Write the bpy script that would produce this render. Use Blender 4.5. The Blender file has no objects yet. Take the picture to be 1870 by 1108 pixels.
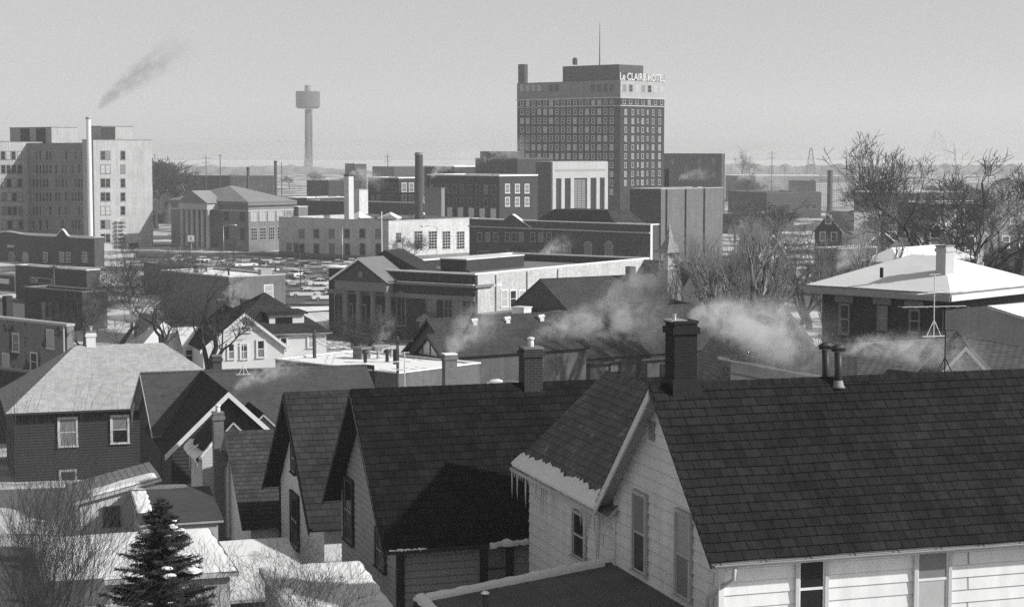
import bpy, bmesh, math, random
from mathutils import Vector, Matrix, noise
R = math.radians
sc = bpy.context.scene
COL = sc.collection
# ------------------------------------------------------------------ camera
EYE = 25.0                      # metres above the level of the lower town
F, CX, CY = 3400.0, 935.0, 554.0
TILT = math.atan2(279.0, F)
ca, sa = math.cos(TILT), math.sin(TILT)
cam = bpy.data.cameras.new('camera')
cam.sensor_width = 36.0
cam.lens = F * 36.0 / 1870.0
cam.clip_start, cam.clip_end = 1.0, 30000.0
cob = bpy.data.objects.new('camera', cam)
cob.location = (0, 0, EYE)
cob.rotation_euler = (R(90) - TILT, 0, 0)
COL.objects.link(cob)
sc.camera = cob
# ------------------------------------------------------------------ sky, sun, exposure
SUN_EL, SUN_AZ = R(31), R(-15)          # azimuth: angle from +X (right) towards +Y (away); negative = towards the camera
sdir = Vector((math.cos(SUN_EL) * math.cos(SUN_AZ), math.cos(SUN_EL) * math.sin(SUN_AZ), math.sin(SUN_EL)))
HAZE = 0.00026
world = bpy.data.worlds.new('World')
sc.world = world
world.use_nodes = True
nt = world.node_tree
bg = nt.nodes['Background']
sky = nt.nodes.new('ShaderNodeTexSky')
sky.sky_type = 'NISHITA'
sky.sun_disc = False
sky.sun_elevation = SUN_EL
sky.sun_rotation = math.atan2(sdir.x, sdir.y)
sky.dust_density = 1.0
sky.air_density = 1.0
bw = nt.nodes.new('ShaderNodeRGBToBW')     # a black-and-white photograph
nt.links.new(sky.outputs[0], bw.inputs[0])
nt.links.new(bw.outputs[0], bg.inputs[0])
bg.inputs[1].default_value = 0.096
sun = bpy.data.lights.new('sun', 'SUN')
sun.energy = 3.9
sun.angle = R(1.2)
sun.color = (1, 0.995, 0.985)
so = bpy.data.objects.new('sun', sun)
so.rotation_euler = sdir.to_track_quat('Z', 'Y').to_euler()
so.location = (60, -30, 80)
COL.objects.link(so)
sc.view_settings.view_transform = 'Standard'
sc.view_settings.look = 'None'
sc.view_settings.exposure = 0.3
sc.view_settings.gamma = 1.0
sc.view_settings.use_curve_mapping = False
sc.render.engine = 'CYCLES'
sc.cycles.max_bounces = 6
sc.cycles.diffuse_bounces = 3
sc.cycles.glossy_bounces = 2
sc.cycles.volume_bounces = 1
sc.cycles.transparent_max_bounces = 16
sc.cycles.volume_step_rate = 2.0
sc.cycles.volume_max_steps = 64
sc.cycles.sample_clamp_indirect = 4.0
sc.cycles.use_denoising = False

# ------------------------------------------------------------------ pixels and points
def ray(px, py):
    x, u = (px - CX) / F, -(py - CY) / F
    return Vector((x, ca + sa * u, -sa + ca * u))
def P(px, py, D):
    r = ray(px, py)
    return Vector((0, 0, EYE)) + r * (D / r.y)
def proj(p):
    z = p[2] - EYE
    d = p[1] * ca - z * sa
    return CX + F * p[0] / d, CY - F * (p[1] * sa + z * ca) / d
def lerp(a, b, t): return a + (b - a) * t
def sstep(a, b, x):
    t = min(1, max(0, (x - a) / (b - a)))
    return t * t * (3 - 2 * t)
_gp = [(-60, 13), (0, 13), (30, 11.5), (40, 9.6), (50, 9.0), (60, 8.6), (75, 7.6), (94, 5.8), (120, 3.9), (150, 2.2), (200, 0.4), (235, 0.0), (9000, 0.0)]
def gz(x, y):
    z = 0
    for (a, b), (c, d) in zip(_gp, _gp[1:]):
        if a <= y <= c:
            z = lerp(b, d, (y - a) / (c - a))
            break
    z += 3.4 * sstep(10, 24, x) * sstep(60, 90, y) * (1 - sstep(120, 260, y))
    return z
class Frame:
    """local x: along the face seen on the right (going away), local y: along the face seen on the left, z up"""
    def __init__(s, x, y, rot, z=None):
        s.x, s.y, s.rot = x, y, R(rot)
        s.z = gz(x, y) if z is None else z
        s.c, s.s = math.cos(s.rot), math.sin(s.rot)
    def w(s, x, y, z): return Vector((s.x + x * s.c - y * s.s, s.y + x * s.s + y * s.c, s.z + z))
    def l(s, p):
        dx, dy = p[0] - s.x, p[1] - s.y
        return Vector((dx * s.c + dy * s.s, -dx * s.s + dy * s.c, p[2] - s.z))
    def onx(s, px, py, y=0.0):            # on the plane local y = const: (x, z)
        r = ray(px, py); n = Vector((-s.s, s.c, 0)); o = s.w(0, y, 0)
        t = (o - Vector((0, 0, EYE))).dot(n) / r.dot(n)
        q = s.l(Vector((0, 0, EYE)) + r * t)
        return q.x, q.z
    def ony(s, px, py, x=0.0):            # on the plane local x = const: (y, z)
        r = ray(px, py); n = Vector((s.c, s.s, 0)); o = s.w(x, 0, 0)
        t = (o - Vector((0, 0, EYE))).dot(n) / r.dot(n)
        q = s.l(Vector((0, 0, EYE)) + r * t)
        return q.y, q.z
    def onz(s, px, py, z):
        r = ray(px, py); t = (s.z + z - EYE) / r.z
        return s.l(Vector((0, 0, EYE)) + r * t)
def frame_at(px, py, D, rot, z=None):
    p = P(px, py, D)
    return Frame(p.x, p.y, rot, z)

# ------------------------------------------------------------------ materials (all grey: the photograph has no colour)
MATS = {}
def _n(t, k, **kw):
    n = t.nodes.new(k)
    for a, b in kw.items(): setattr(n, a, b)
    return n
def mat(name, base, rough=0.85, var=0.25, scale=0.6, pattern=None, size=(1, 1), gap=0.03, gapcol=None, tone=0.3, bump=0.0, streak=0.0, spec=0.3, metal=0.0, coord='Object', patch=None):
    if name in MATS: return MATS[name]
    m = bpy.data.materials.new(name)
    m.use_nodes = True
    t = m.node_tree
    bs = t.nodes['Principled BSDF']
    bs.inputs['Roughness'].default_value = rough
    bs.inputs['Specular IOR Level'].default_value = spec
    bs.inputs['Metallic'].default_value = metal
    tc = _n(t, 'ShaderNodeTexCoord')
    L = t.links.new
    def math_(op, a, b=None, c=None):
        n = _n(t, 'ShaderNodeMath', operation=op)
        for i, v in enumerate((a, b, c)):
            if v is None: continue
            if isinstance(v, (int, float)): n.inputs[i].default_value = v
            else: L(v, n.inputs[i])
        return n.outputs[0]
    def nz(sc_, det=4, src='Object', st=None):
        n = _n(t, 'ShaderNodeTexNoise')
        n.inputs['Scale'].default_value = sc_
        n.inputs['Detail'].default_value = det
        n.inputs['Roughness'].default_value = 0.62
        if st:
            mp = _n(t, 'ShaderNodeMapping'); mp.inputs['Scale'].default_value = st
            L(tc.outputs[src], mp.inputs[0]); L(mp.outputs[0], n.inputs[0])
        else: L(tc.outputs[src], n.inputs[0])
        return n.outputs[0]
    v = base
    f1 = math_('SUBTRACT', nz(scale), 0.5)
    f2 = math_('SUBTRACT', nz(scale * 7, 3), 0.5)
    fac = math_('ADD', 1.0, math_('ADD', math_('MULTIPLY', f1, var * 3.0), math_('MULTIPLY', f2, var * 1.6)))
    if streak:
        f3 = math_('SUBTRACT', nz(1.0, 4, 'UV', (2.2, 0.12, 1)), 0.5)
        fac = math_('ADD', fac, math_('MULTIPLY', f3, streak * 3))
    fac = math_('MAXIMUM', fac, 0.15)
    col = math_('MULTIPLY', fac, base)
    hgt = None
    if pattern == 'brick':
        b = _n(t, 'ShaderNodeTexBrick')
        b.offset = 0.5
        b.inputs['Scale'].default_value = 1.0
        b.inputs['Brick Width'].default_value = size[0]
        b.inputs['Row Height'].default_value = size[1]
        b.inputs['Mortar Size'].default_value = gap
        b.inputs['Mortar Smooth'].default_value = 0.15
        b.inputs['Color1'].default_value = (1 - tone,) * 3 + (1,)
        b.inputs['Color2'].default_value = (1 + tone,) * 3 + (1,)
        g = gapcol if gapcol is not None else 0.5
        b.inputs['Mortar'].default_value = (g, g, g, 1)
        L(tc.outputs['UV'], b.inputs[0])
        col = math_('MULTIPLY', col, b.outputs['Color'])
        hgt = b.outputs['Fac']
    if pattern == 'lines':
        sp = _n(t, 'ShaderNodeSeparateXYZ'); L(tc.outputs['UV'], sp.inputs[0])
        fr = math_('FRACT', math_('DIVIDE', sp.outputs[1], size[1]))
        ln = math_('LESS_THAN', fr, gap)
        col = math_('MULTIPLY', col, math_('SUBTRACT', 1.0, math_('MULTIPLY', ln, 1 - (gapcol or 0.4))))
        hgt = fr
    if pattern == 'seams':
        sp = _n(t, 'ShaderNodeSeparateXYZ'); L(tc.outputs['UV'], sp.inputs[0])
        fr = math_('FRACT', math_('DIVIDE', sp.outputs[0], size[0]))
        ln = math_('LESS_THAN', fr, gap)
        col = math_('MULTIPLY', col, math_('SUBTRACT', 1.0, math_('MULTIPLY', ln, 1 - (gapcol or 0.4))))
    if patch:                                    # patches of something else (snow left on a roof, bare ground in snow)
        pv, psc, pth = patch
        pn = nz(psc, 6)
        ms = math_('MULTIPLY', math_('SUBTRACT', pn, pth), 14.0)
        n = _n(t, 'ShaderNodeClamp'); L(ms, n.inputs[0])
        col = math_('ADD', math_('MULTIPLY', col, math_('SUBTRACT', 1.0, n.outputs[0])), math_('MULTIPLY', n.outputs[0], pv))
    L(col, bs.inputs['Base Color'])
    if bump:
        bp = _n(t, 'ShaderNodeBump')
        bp.inputs['Strength'].default_value = bump
        bp.inputs['Distance'].default_value = 0.03
        h = f2 if hgt is None else math_('SUBTRACT', f2, math_('MULTIPLY', hgt, 1.0)) if pattern == 'brick' else math_('ADD', f2, hgt)
        L(h, bp.inputs['Height'])
        L(bp.outputs[0], bs.inputs['Normal'])
    MATS[name] = m
    return m
shin = lambda name, base, tone=0.3, **k: mat(name, base, 0.92, k.pop('var', 0.3), k.pop('scale', 0.5), 'brick', (1, 1), k.pop('gap', 0.035), k.pop('gapcol', 0.45), tone, k.pop('bump', 0.4), k.pop('streak', 0.15), **k)
brick = lambda name, base, **k: mat(name, base, 0.9, k.pop('var', 0.2), k.pop('scale', 0.25), 'brick', k.pop('size', (0.22, 0.075)), k.pop('gap', 0.008), k.pop('gapcol', 1.5), k.pop('tone', 0.14), 0.2, k.pop('streak', 0.26), **k)
SNOW = mat('snow', 0.9, 0.8, 0.05, 0.5, bump=0.25, spec=0.2)
SNOWD = mat('snow_thin', 0.74, 0.85, 0.10, 0.35, bump=0.2, patch=(0.32, 0.22, 0.60))
SNOWR = mat('snow_roof', 0.8, 0.85, 0.06, 0.3, bump=0.2, patch=(0.35, 0.16, 0.66))
TARR = mat('tar_roof', 0.14, 0.9, 0.3, 0.3, patch=(0.6, 0.12, 0.68))
GRAVEL = mat('gravel_roof', 0.2, 0.95, 0.25, 0.4)
GLASS = mat('window_glass', 0.03, 0.12, 0.5, 0.4, spec=0.5)
GLASSD = mat('window_dark', 0.016, 0.3, 0.5, 0.4, spec=0.3)
SHADE = mat('window_blind', 0.42, 0.7, 0.15, 0.4)
SHADEG = mat('window_grey_blind', 0.2, 0.5, 0.2, 0.4)
WHITE = mat('white_paint', 0.72, 0.6, 0.1, 0.7, streak=0.08)
OFFW = mat('weathered_white_paint', 0.5, 0.7, 0.15, 0.7, streak=0.15)
GREYT = mat('grey_trim', 0.3, 0.7, 0.18, 0.7)
DARKT = mat('dark_trim', 0.035, 0.7, 0.3, 0.7)
BLACK = mat('black_soot', 0.018, 0.8, 0.4, 1.5)
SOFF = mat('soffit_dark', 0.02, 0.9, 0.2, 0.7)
SOFFG = mat('soffit_grey', 0.42, 0.8, 0.15, 0.7)
STONE = mat('pale_stone', 0.42, 0.85, 0.15, 0.25, streak=0.12)
STONED = mat('grey_stone', 0.19, 0.85, 0.2, 0.25, streak=0.12)
METAL = mat('galvanised_metal', 0.45, 0.45, 0.15, 1.0, metal=0.6)
METALD = mat('dark_metal', 0.05, 0.5, 0.3, 1.0, metal=0.3)
WOODP = mat('weathered_pole_wood', 0.07, 0.9, 0.3, 1.0)
BARK = mat('bark', 0.05, 0.95, 0.3, 1.5)
BARKL = mat('pale_bark', 0.13, 0.95, 0.3, 1.5)
TWIG = mat('twigs', 0.07, 0.95, 0.3, 1.5)
TWIGL = mat('pale_twigs', 0.2, 0.95, 0.3, 1.5)
NEEDLE = mat('spruce_needles', 0.045, 0.9, 0.5, 2.0)
ICE = mat('ice', 0.62, 0.15, 0.1, 2.0, spec=0.6)
ASPH = mat('asphalt', 0.06, 0.9, 0.3, 0.2, patch=(0.35, 0.1, 0.63))

# ------------------------------------------------------------------ mesh builder
class MB:
    def __init__(s, M=None):
        s.v, s.f, s.m, s.uv, s.M = [], [], [], {}, M
    def pt(s, p):
        s.v.append(tuple(s.M @ Vector(p)) if s.M is not None else tuple(p))
        return len(s.v) - 1
    def face(s, pts, m=0, uv=None):
        i = [s.pt(p) for p in pts]
        if uv: s.uv[len(s.f)] = uv
        s.f.append(i); s.m.append(m)
    def box(s, x0, x1, y0, y1, z0, z1, m=0, skip=''):
        a = [(x0, y0, z0), (x1, y0, z0), (x1, y1, z0), (x0, y1, z0), (x0, y0, z1), (x1, y0, z1), (x1, y1, z1), (x0, y1, z1)]
        i = [s.pt(p) for p in a]
        for k, q in (('b', (3, 2, 1, 0)), ('t', (4, 5, 6, 7)), ('f', (0, 1, 5, 4)), ('r', (1, 2, 6, 5)), ('k', (2, 3, 7, 6)), ('l', (3, 0, 4, 7))):
            if k not in skip:
                s.f.append([i[j] for j in q]); s.m.append(m)
    def tube(s, pts, rad, n=6, m=0, caps=True):
        rings = []
        pts = [Vector(p) for p in pts]
        if not hasattr(rad, '__len__'): rad = [rad] * len(pts)
        ref = None
        for k, p in enumerate(pts):
            d = (pts[min(k + 1, len(pts) - 1)] - pts[max(k - 1, 0)])
            if d.length < 1e-9: d = Vector((0, 0, 1))
            d.normalize()
            if ref is None or abs(ref.dot(d)) > 0.95: ref = Vector((1, 0, 0)) if abs(d.x) < 0.8 else Vector((0, 1, 0))
            a = d.cross(ref).normalized(); b = d.cross(a)
            rings.append([s.pt(p + (a * math.cos(2 * math.pi * j / n) + b * math.sin(2 * math.pi * j / n)) * rad[k]) for j in range(n)])
        for r0, r1 in zip(rings, rings[1:]):
            for j in range(n):
                s.f.append([r0[j], r1[j], r1[(j + 1) % n], r0[(j + 1) % n]]); s.m.append(m)
        if caps:
            s.f.append(rings[0][:]); s.m.append(m)
            s.f.append(rings[-1][::-1]); s.m.append(m)
    def lathe(s, prof, n=12, m=0, c=(0, 0, 0)):
        rings = [[s.pt((c[0] + r * math.cos(2 * math.pi * j / n), c[1] + r * math.sin(2 * math.pi * j / n), c[2] + z)) for j in range(n)] for r, z in prof]
        for r0, r1 in zip(rings, rings[1:]):
            for j in range(n):
                s.f.append([r0[j], r0[(j + 1) % n], r1[(j + 1) % n], r1[j]]); s.m.append(m)
        s.f.append(rings[0][::-1]); s.m.append(m)
        s.f.append(rings[-1][:]); s.m.append(m)
    def mesh(s, name, mats, smooth=False):
        me = bpy.data.meshes.new(name)
        me.from_pydata(s.v, [], s.f)
        for q in (mats if isinstance(mats, (list, tuple)) else [mats]): me.materials.append(q)
        me.polygons.foreach_set('material_index', s.m)
        if smooth: me.polygons.foreach_set('use_smooth', [True] * len(s.f))
        if len(s.f) < 60000:
            ul = me.uv_layers.new(name='uv').data
            for pi, p in enumerate(me.polygons):
                if pi in s.uv:
                    for k, li in enumerate(p.loop_indices): ul[li].uv = s.uv[pi][k]
                else:
                    n = p.normal
                    if abs(n.z) > 0.98: h, q = Vector((1, 0, 0)), Vector((0, 1, 0))
                    else:
                        h = Vector((-n.y, n.x, 0)).normalized(); q = n.cross(h)
                    for li in p.loop_indices:
                        c = me.vertices[me.loops[li].vertex_index].co
                        ul[li].uv = (c.dot(h), c.dot(q))
        me.update()
        return me
    def obj(s, name, mats, parent=None, smooth=False):
        if not s.f: return None
        return link(name, s.mesh(name, mats, smooth), parent)
def link(name, data, parent=None):
    o = bpy.data.objects.new(name, data)
    COL.objects.link(o)
    if parent is not None: o.parent = parent
    return o
def tag(o, label, cat, group=None, kind=None):
    o['label'] = label
    if cat: o['category'] = cat
    if group: o['group'] = group
    if kind: o['kind'] = kind
    return o
def thing(name, label, cat, fr=None, group=None, loc=None, rot=0.0):
    o = bpy.data.objects.new(name, None)
    o.empty_display_size = 0.5
    COL.objects.link(o)
    if fr is not None:
        o.location = (fr.x, fr.y, fr.z); o.rotation_euler = (0, 0, fr.rot)
    elif loc is not None:
        o.location = loc; o.rotation_euler = (0, 0, rot)
    return tag(o, label, cat, group)
def kids(o): return [c for c in COL.objects if c.parent == o]
def dup(o, parent=None):
    c = o.copy(); COL.objects.link(c)
    if parent is not None: c.parent = parent
    return c
def dup_tree(o, ch, loc, rz=None, scale=None):
    c = dup(o); c.location = loc
    if rz is not None: c.rotation_euler = (0, 0, rz)
    if scale: c.scale = scale if hasattr(scale, '__len__') else (scale,) * 3
    for k in ch: dup(k, c)
    return c

# ------------------------------------------------------------------ walls, roofs, windows
def prange(poly, z):
    xs = []
    for (a, b), (c, d) in zip(poly, poly[1:] + poly[:1]):
        if abs(b - d) < 1e-9:
            if abs(z - b) < 1e-6: xs += [a, c]
            continue
        t = (z - b) / (d - b)
        if -1e-6 <= t <= 1 + 1e-6: xs.append(a + (c - a) * t)
    return (min(xs), max(xs)) if xs else None
def wall(mb, poly, to3, lap=None, m=0, proud=0.035):
    """poly: convex (a, z) outline seen from outside, counter-clockwise; to3(a, z, out) -> local point"""
    if not lap:
        mb.face([to3(a, z, 0) for a, z in poly], m); return
    z0, z1 = min(z for a, z in poly), max(z for a, z in poly)
    n = max(1, round((z1 - z0) / lap))
    for i in range(n):
        b, t = lerp(z0, z1, i / n), lerp(z0, z1, (i + 1) / n)
        rb, rt = prange(poly, b + 1e-5), prange(poly, t - 1e-5)
        if not rb or not rt: continue
        mb.face([to3(rb[0], b, proud), to3(rb[1], b, proud), to3(rt[1], t, 0.004), to3(rt[0], t, 0.004)], m, [(rb[0], i + .001), (rb[1], i + .001), (rt[1], i + .99), (rt[0], i + .99)])
        mb.face([to3(rb[0], b, 0), to3(rb[1], b, 0), to3(rb[1], b, proud), to3(rb[0], b, proud)], m, [(rb[0], i + .01), (rb[1], i + .01), (rb[1], i + .02), (rb[0], i + .02)])
SAG = True
def slope(mb, e0, e1, r1, r0, course=0.33, tab=0.5, th=0.1, step=0.022, top=0, under=1, edge=1, jit=0.0):
    """a roof slope from its eave e0-e1 up to r0-r1, in lapped courses, with thickness"""
    e0, e1, r1, r0 = map(Vector, (e0, e1, r1, r0))
    n = (e1 - e0).cross(r0 - e0)
    if n.length < 1e-9: n = (e1 - e0).cross(r1 - e0)
    n.normalize()
    if n.z < 0: n = -n
    h = (e1 - e0).normalized()
    k = max(1, round(((r0 - e0).length + (r1 - e1).length) / 2 / course))
    off = random.random() * 7
    ln = (e1 - e0).length
    ms = max(1, int(ln / 1.3)) if SAG else 1
    sd = Vector((e0.x * .3 + 3, e0.y * .3, ln))
    def sag(p, i):
        if not SAG: return p
        return p + n * (.028 * noise.noise(p * .45 + sd) + .012 * noise.noise(p * 1.7)) + (r0 - e0).normalized() * (.02 * noise.noise(Vector((p.x * .8, p.y * .8, i * 7.3))))
    for i in range(k):
        a, b = i / k, (i + 1) / k
        A0, A1, B0, B1 = e0.lerp(r0, a), e1.lerp(r1, a), e0.lerp(r0, b), e1.lerp(r1, b)
        up = n * step
        u = lambda p: (p - e0).dot(h) / tab + off
        for j in range(ms):
            s0, s1 = j / ms, (j + 1) / ms
            a0, a1, b1, b0 = A0.lerp(A1, s0), A0.lerp(A1, s1), B0.lerp(B1, s1), B0.lerp(B1, s0)
            q = [sag(a0, i) + up, sag(a1, i) + up, sag(b1, i + 1) + n * 0.003, sag(b0, i + 1) + n * 0.003]
            mb.face(q, top, [(u(a0), i + 0.02), (u(a1), i + 0.02), (u(b1), i + 0.98), (u(b0), i + 0.98)])
            mb.face([sag(a0, i) - n * .02, sag(a1, i) - n * .02, q[1], q[0]], top, [(u(a0), i + 0.02), (u(a1), i + 0.02), (u(a1), i + 0.06), (u(a0), i + 0.06)])
    d = -n * th
    mb.face([r0 + d, r1 + d, e1 + d, e0 + d], under)
    mb.face([e0 + d, e1 + d, e1, e0], edge)
    mb.face([e1 + d, r1 + d, r1, e1], edge)
    mb.face([r0 + d, e0 + d, e0, r0], edge)
    if (r1 - r0).length > 0.01: mb.face([r1 + d, r0 + d, r0, r1], edge)

_wm = {}
def win_mesh(w, h, trim, glass, kind):
    key = (round(w, 1), round(h, 1), trim.name, glass.name, kind)
    if key in _wm: return _wm[key]
    mb = MB(); w, h = max(.3, key[0]), max(.4, key[1])
    c = 0.11 if kind != 'far' else 0.16
    mb.face([(-w / 2, -0.03, 0), (w / 2, -0.03, 0), (w / 2, -0.03, h), (-w / 2, -0.03, h)], 1)
    if kind == 'arch':
        n = 8; r = w / 2
        mb.f.clear(); mb.m.clear()
        arc = [(r * math.cos(math.pi * i / n), h - r + r * math.sin(math.pi * i / n)) for i in range(n + 1)]
        mb.face([(-r, -0.03, 0), (r, -0.03, 0)] + [(x, -0.03, z) for x, z in arc], 1)
        for (x0, z0), (x1, z1) in zip(arc, arc[1:]):
            k = 1 + 0.3 / r
            o0, o1 = (x0 * k, (z0 - h + r) * k + h - r), (x1 * k, (z1 - h + r) * k + h - r)
            mb.face([(x0, -0.1, z0), (x1, -0.1, z1), (o1[0], -0.1, o1[1]), (o0[0], -0.1, o0[1])][::-1], 0)
            mb.face([(o0[0], -0.1, o0[1]), (o1[0], -0.1, o1[1]), (o1[0], 0, o1[1]), (o0[0], 0, o0[1])][::-1], 0)
        for sx in (-1, 1): mb.box(min(sx * r, sx * (r + .16)), max(sx * r, sx * (r + .16)), -0.08, 0, 0, h - r, 0)
        mb.box(-0.05, 0.05, -0.07, -0.01, 0, h - 0.05, 0)
        mb.box(-r, r, -0.065, -0.012, h * .45, h * .45 + .08, 0)
        mb.box(-r - .25, r + .25, -0.16, 0, -0.18, -0.003, 0)
    else:
        mb.box(-w / 2 - c, -w / 2, -0.07, 0, 0, h, 0); mb.box(w / 2, w / 2 + c, -0.07, 0, 0, h, 0)
        mb.box(-w / 2 - c, w / 2 + c, -0.075, 0, h, h + c * 1.2, 0)
        mb.box(-w / 2 - c * 1.5, w / 2 + c * 1.5, -0.12, 0, -c * 1.2, -0.003, 0)
        if kind == 'grid':
            nx, nz = 3, max(3, round(h / 0.7))
            for i in range(1, nx): mb.box(-w / 2 + w * i / nx - .05, -w / 2 + w * i / nx + .05, -0.06, -0.01, 0, h, 0)
            for i in range(1, nz): mb.box(-w / 2, w / 2, -0.065, -0.012, h * i / nz - .05, h * i / nz + .05, 0)
        else:
            mb.box(-w / 2, w / 2, -0.06, -0.01, h * .48, h * .48 + .07, 0)
    me = mb.mesh('window', [trim, glass])
    _wm[key] = me
    return me
WR = random.Random(17)
def far_window(parent, face, a, z, w, h, trim=GREYT, glass=GLASS, kind='far', wx=0, wy=0, name='window', out=0.0):
    if glass is GLASSD: glass = WR.choice((GLASSD, GLASSD, GLASSD, GLASS, SHADEG, SHADEG if kind != 'grid' else GLASS))
    o = link(name, win_mesh(w, h, trim, glass, kind), parent)
    if face == 'x': o.location = (a, wy - out, z)                       # on the plane local y = wy, facing -y
    else: o.location = (wx - out, a, z); o.rotation_euler = (0, 0, R(-90))   # on the plane local x = wx, facing -x
    return o
def near_window(parent, face, a, z, w, h, trim, glass=GLASS, lower=None, c=0.12, wx=0, wy=0, rail=0.5, label=None, sash=None, out=0.03):
    mb = MB(); d = 0.09
    mb.box(-w / 2 - c, -w / 2, -d, 0, 0, h); mb.box(w / 2, w / 2 + c, -d, 0, 0, h)
    mb.box(-w / 2 - c, w / 2 + c, -d - .004, 0, h, h + c)
    mb.box(-w / 2 - c - .03, w / 2 + c + .03, -d - .05, 0, -0.07, -0.002)
    fo = mb.obj('window', trim, parent)
    p = MB(); p.face([(-w / 2, -.035, h * rail), (w / 2, -.035, h * rail), (w / 2, -.035, h), (-w / 2, -.035, h)], 0)
    p.face([(-w / 2, -.03, 0), (w / 2, -.03, 0), (w / 2, -.03, h * rail), (-w / 2, -.03, h * rail)], 1)
    p.obj('pane', [glass, lower or glass], fo)
    q = MB(); e = 0.045
    q.box(-w / 2, w / 2, -.055, -.02, h * rail - e / 2, h * rail + e)
    for x0 in (-w / 2, w / 2 - e): q.box(x0, x0 + e, -.05, -.018, 0, h)
    q.box(-w / 2, w / 2, -.052, -.019, 0, e); q.box(-w / 2, w / 2, -.052, -.019, h - e, h)
    q.obj('sash', sash or trim, fo)
    if face == 'x': fo.location = (a, wy - out, z)
    else: fo.location = (wx - out, a, z); fo.rotation_euler = (0, 0, R(-90))
    if label: fo['label'] = label
    return fo
def win_px(fr, face, px0, px1, py0, py1, wx=0, wy=0):
    """a window's pixel box -> (a, z, w, h) on the face"""
    if face == 'x':
        a0, z0 = fr.onx(px0, py1, wy); a1, z1 = fr.onx(px1, py1, wy); _, zt = fr.onx((px0 + px1) / 2, py0, wy); _, zb = fr.onx((px0 + px1) / 2, py1, wy)
    else:
        a0, z0 = fr.ony(px0, py1, wx); a1, z1 = fr.ony(px1, py1, wx); _, zt = fr.ony((px0 + px1) / 2, py0, wx); _, zb = fr.ony((px0 + px1) / 2, py1, wx)
    return (a0 + a1) / 2, zb, abs(a1 - a0), zt - zb
def gable_walls(name, parent, M, L, W, ez, rz, mt, lap=None, base=-1.5, under=0.12):
    mb = MB(M)
    k = under
    gp = [(0, base), (W, base), (W, ez - k), (W / 2, rz - k), (0, ez - k)]
    rev = lambda q: [(W - a, z) for a, z in q][::-1]
    wall(mb, [(0, base), (L, base), (L, ez - k), (0, ez - k)], lambda a, z, o: (a, -o, z), lap)
    wall(mb, [(0, base), (L, base), (L, ez - k), (0, ez - k)], lambda a, z, o: (L - a, W + o, z), lap)
    wall(mb, gp, lambda a, z, o: (-o, W - a, z), lap)
    wall(mb, gp, lambda a, z, o: (L + o, a, z), lap)
    return mb.obj(name, mt, parent)
def gable_roof(name, parent, M, L, W, ez, rz, oh, g0, g1, mats, course=0.33, tab=0.5, th=0.1, step=0.022):
    mb = MB(M)
    s = (rz - ez) / (W / 2)
    ze = ez - s * oh
    slope(mb, (-g0, -oh, ze), (L + g1, -oh, ze), (L + g1, W / 2, rz), (-g0, W / 2, rz), course, tab, th, step)
    slope(mb, (L + g1, W + oh, ze), (-g0, W + oh, ze), (-g0, W / 2, rz), (L + g1, W / 2, rz), course, tab, th, step)
    o = mb.obj(name, mats, parent)
    r = MB(M)                                       # ridge caps
    n = max(2, int((L + g0 + g1) / 0.3))
    for i in range(n):
        x0 = -g0 + (L + g0 + g1) * i / n; x1 = x0 + (L + g0 + g1) / n
        for sy in (-1, 1):
            y0 = W / 2; y1 = W / 2 + sy * 0.16
            r.face([(x0, y1, rz - s * .16 + .045), (x1, y1, rz - s * .16 + .035), (x1, y0, rz + .045), (x0, y0, rz + .055)], 0,
                   [(i * 1.7, .1), (i * 1.7 + .9, .1), (i * 1.7 + .9, .9), (i * 1.7, .9)])
    r.obj('ridge_cap', mats[0], o)
    return o
def rake(parent, M, W, ez, rz, oh, x, mt, w=0.2, th=0.05, name='rake_board', sides=(0, 1), drop=0.0):
    """barge boards along a gable's two verges at local x, facing -x"""
    mb = MB(M)
    s = (rz - ez) / (W / 2); ze = ez - s * oh
    for side in sides:
        a = (-oh, ze) if side == 0 else (W + oh, ze)
        b = (W / 2, rz)
        q = [(x - th, a[0], a[1] - drop), (x - th, b[0], b[1] - drop), (x - th, b[0], b[1] - w - drop), (x - th, a[0], a[1] - w - drop)]
        mb.face(q if side else q[::-1], 0)
        mb.face([(x + .005, p[1], p[2]) for p in q][::-1] if side else [(x + .005, p[1], p[2]) for p in q], 0)
        for i in range(4):
            p, r = q[i], q[(i + 1) % 4]
            mb.face([p, r, (x + .005, r[1], r[2]), (x + .005, p[1], p[2])], 0)
    return mb.obj(name, mt, parent)
def chimney(parent, M, x, y, z0, z1, wx, wy, mt, cap=None, pots=0, potmat=None, capmat=None, name='chimney'):
    mb = MB(M)
    mb.box(x - wx / 2, x + wx / 2, y - wy / 2, y + wy / 2, z0, z1, 0, 'b')
    e = 0.06
    mb.box(x - wx / 2 - e, x + wx / 2 + e, y - wy / 2 - e, y + wy / 2 + e, z1 - .28, z1 - .1, 0)
    o = mb.obj(name, mt, parent)
    c = MB(M)
    c.box(x - wx / 2 - e * .5, x + wx / 2 + e * .5, y - wy / 2 - e * .5, y + wy / 2 + e * .5, z1 + .002, z1 + .08, 0)
    c.obj('cap', capmat or STONED, o)
    for i in range(pots):
        px = x + (i - (pots - 1) / 2) * wx * .45
        q = MB(); q.lathe([(.11, 0), (.12, .15), (.1, .28), (.15, .3), (.15, .34), (.07, .38)], 10, 0, (px, y, z1 + .05))
        if M is not None: q.v = [tuple(M @ Vector(p)) for p in q.v]
        q.obj('pot', potmat or METAL, o)
    return o
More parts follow.
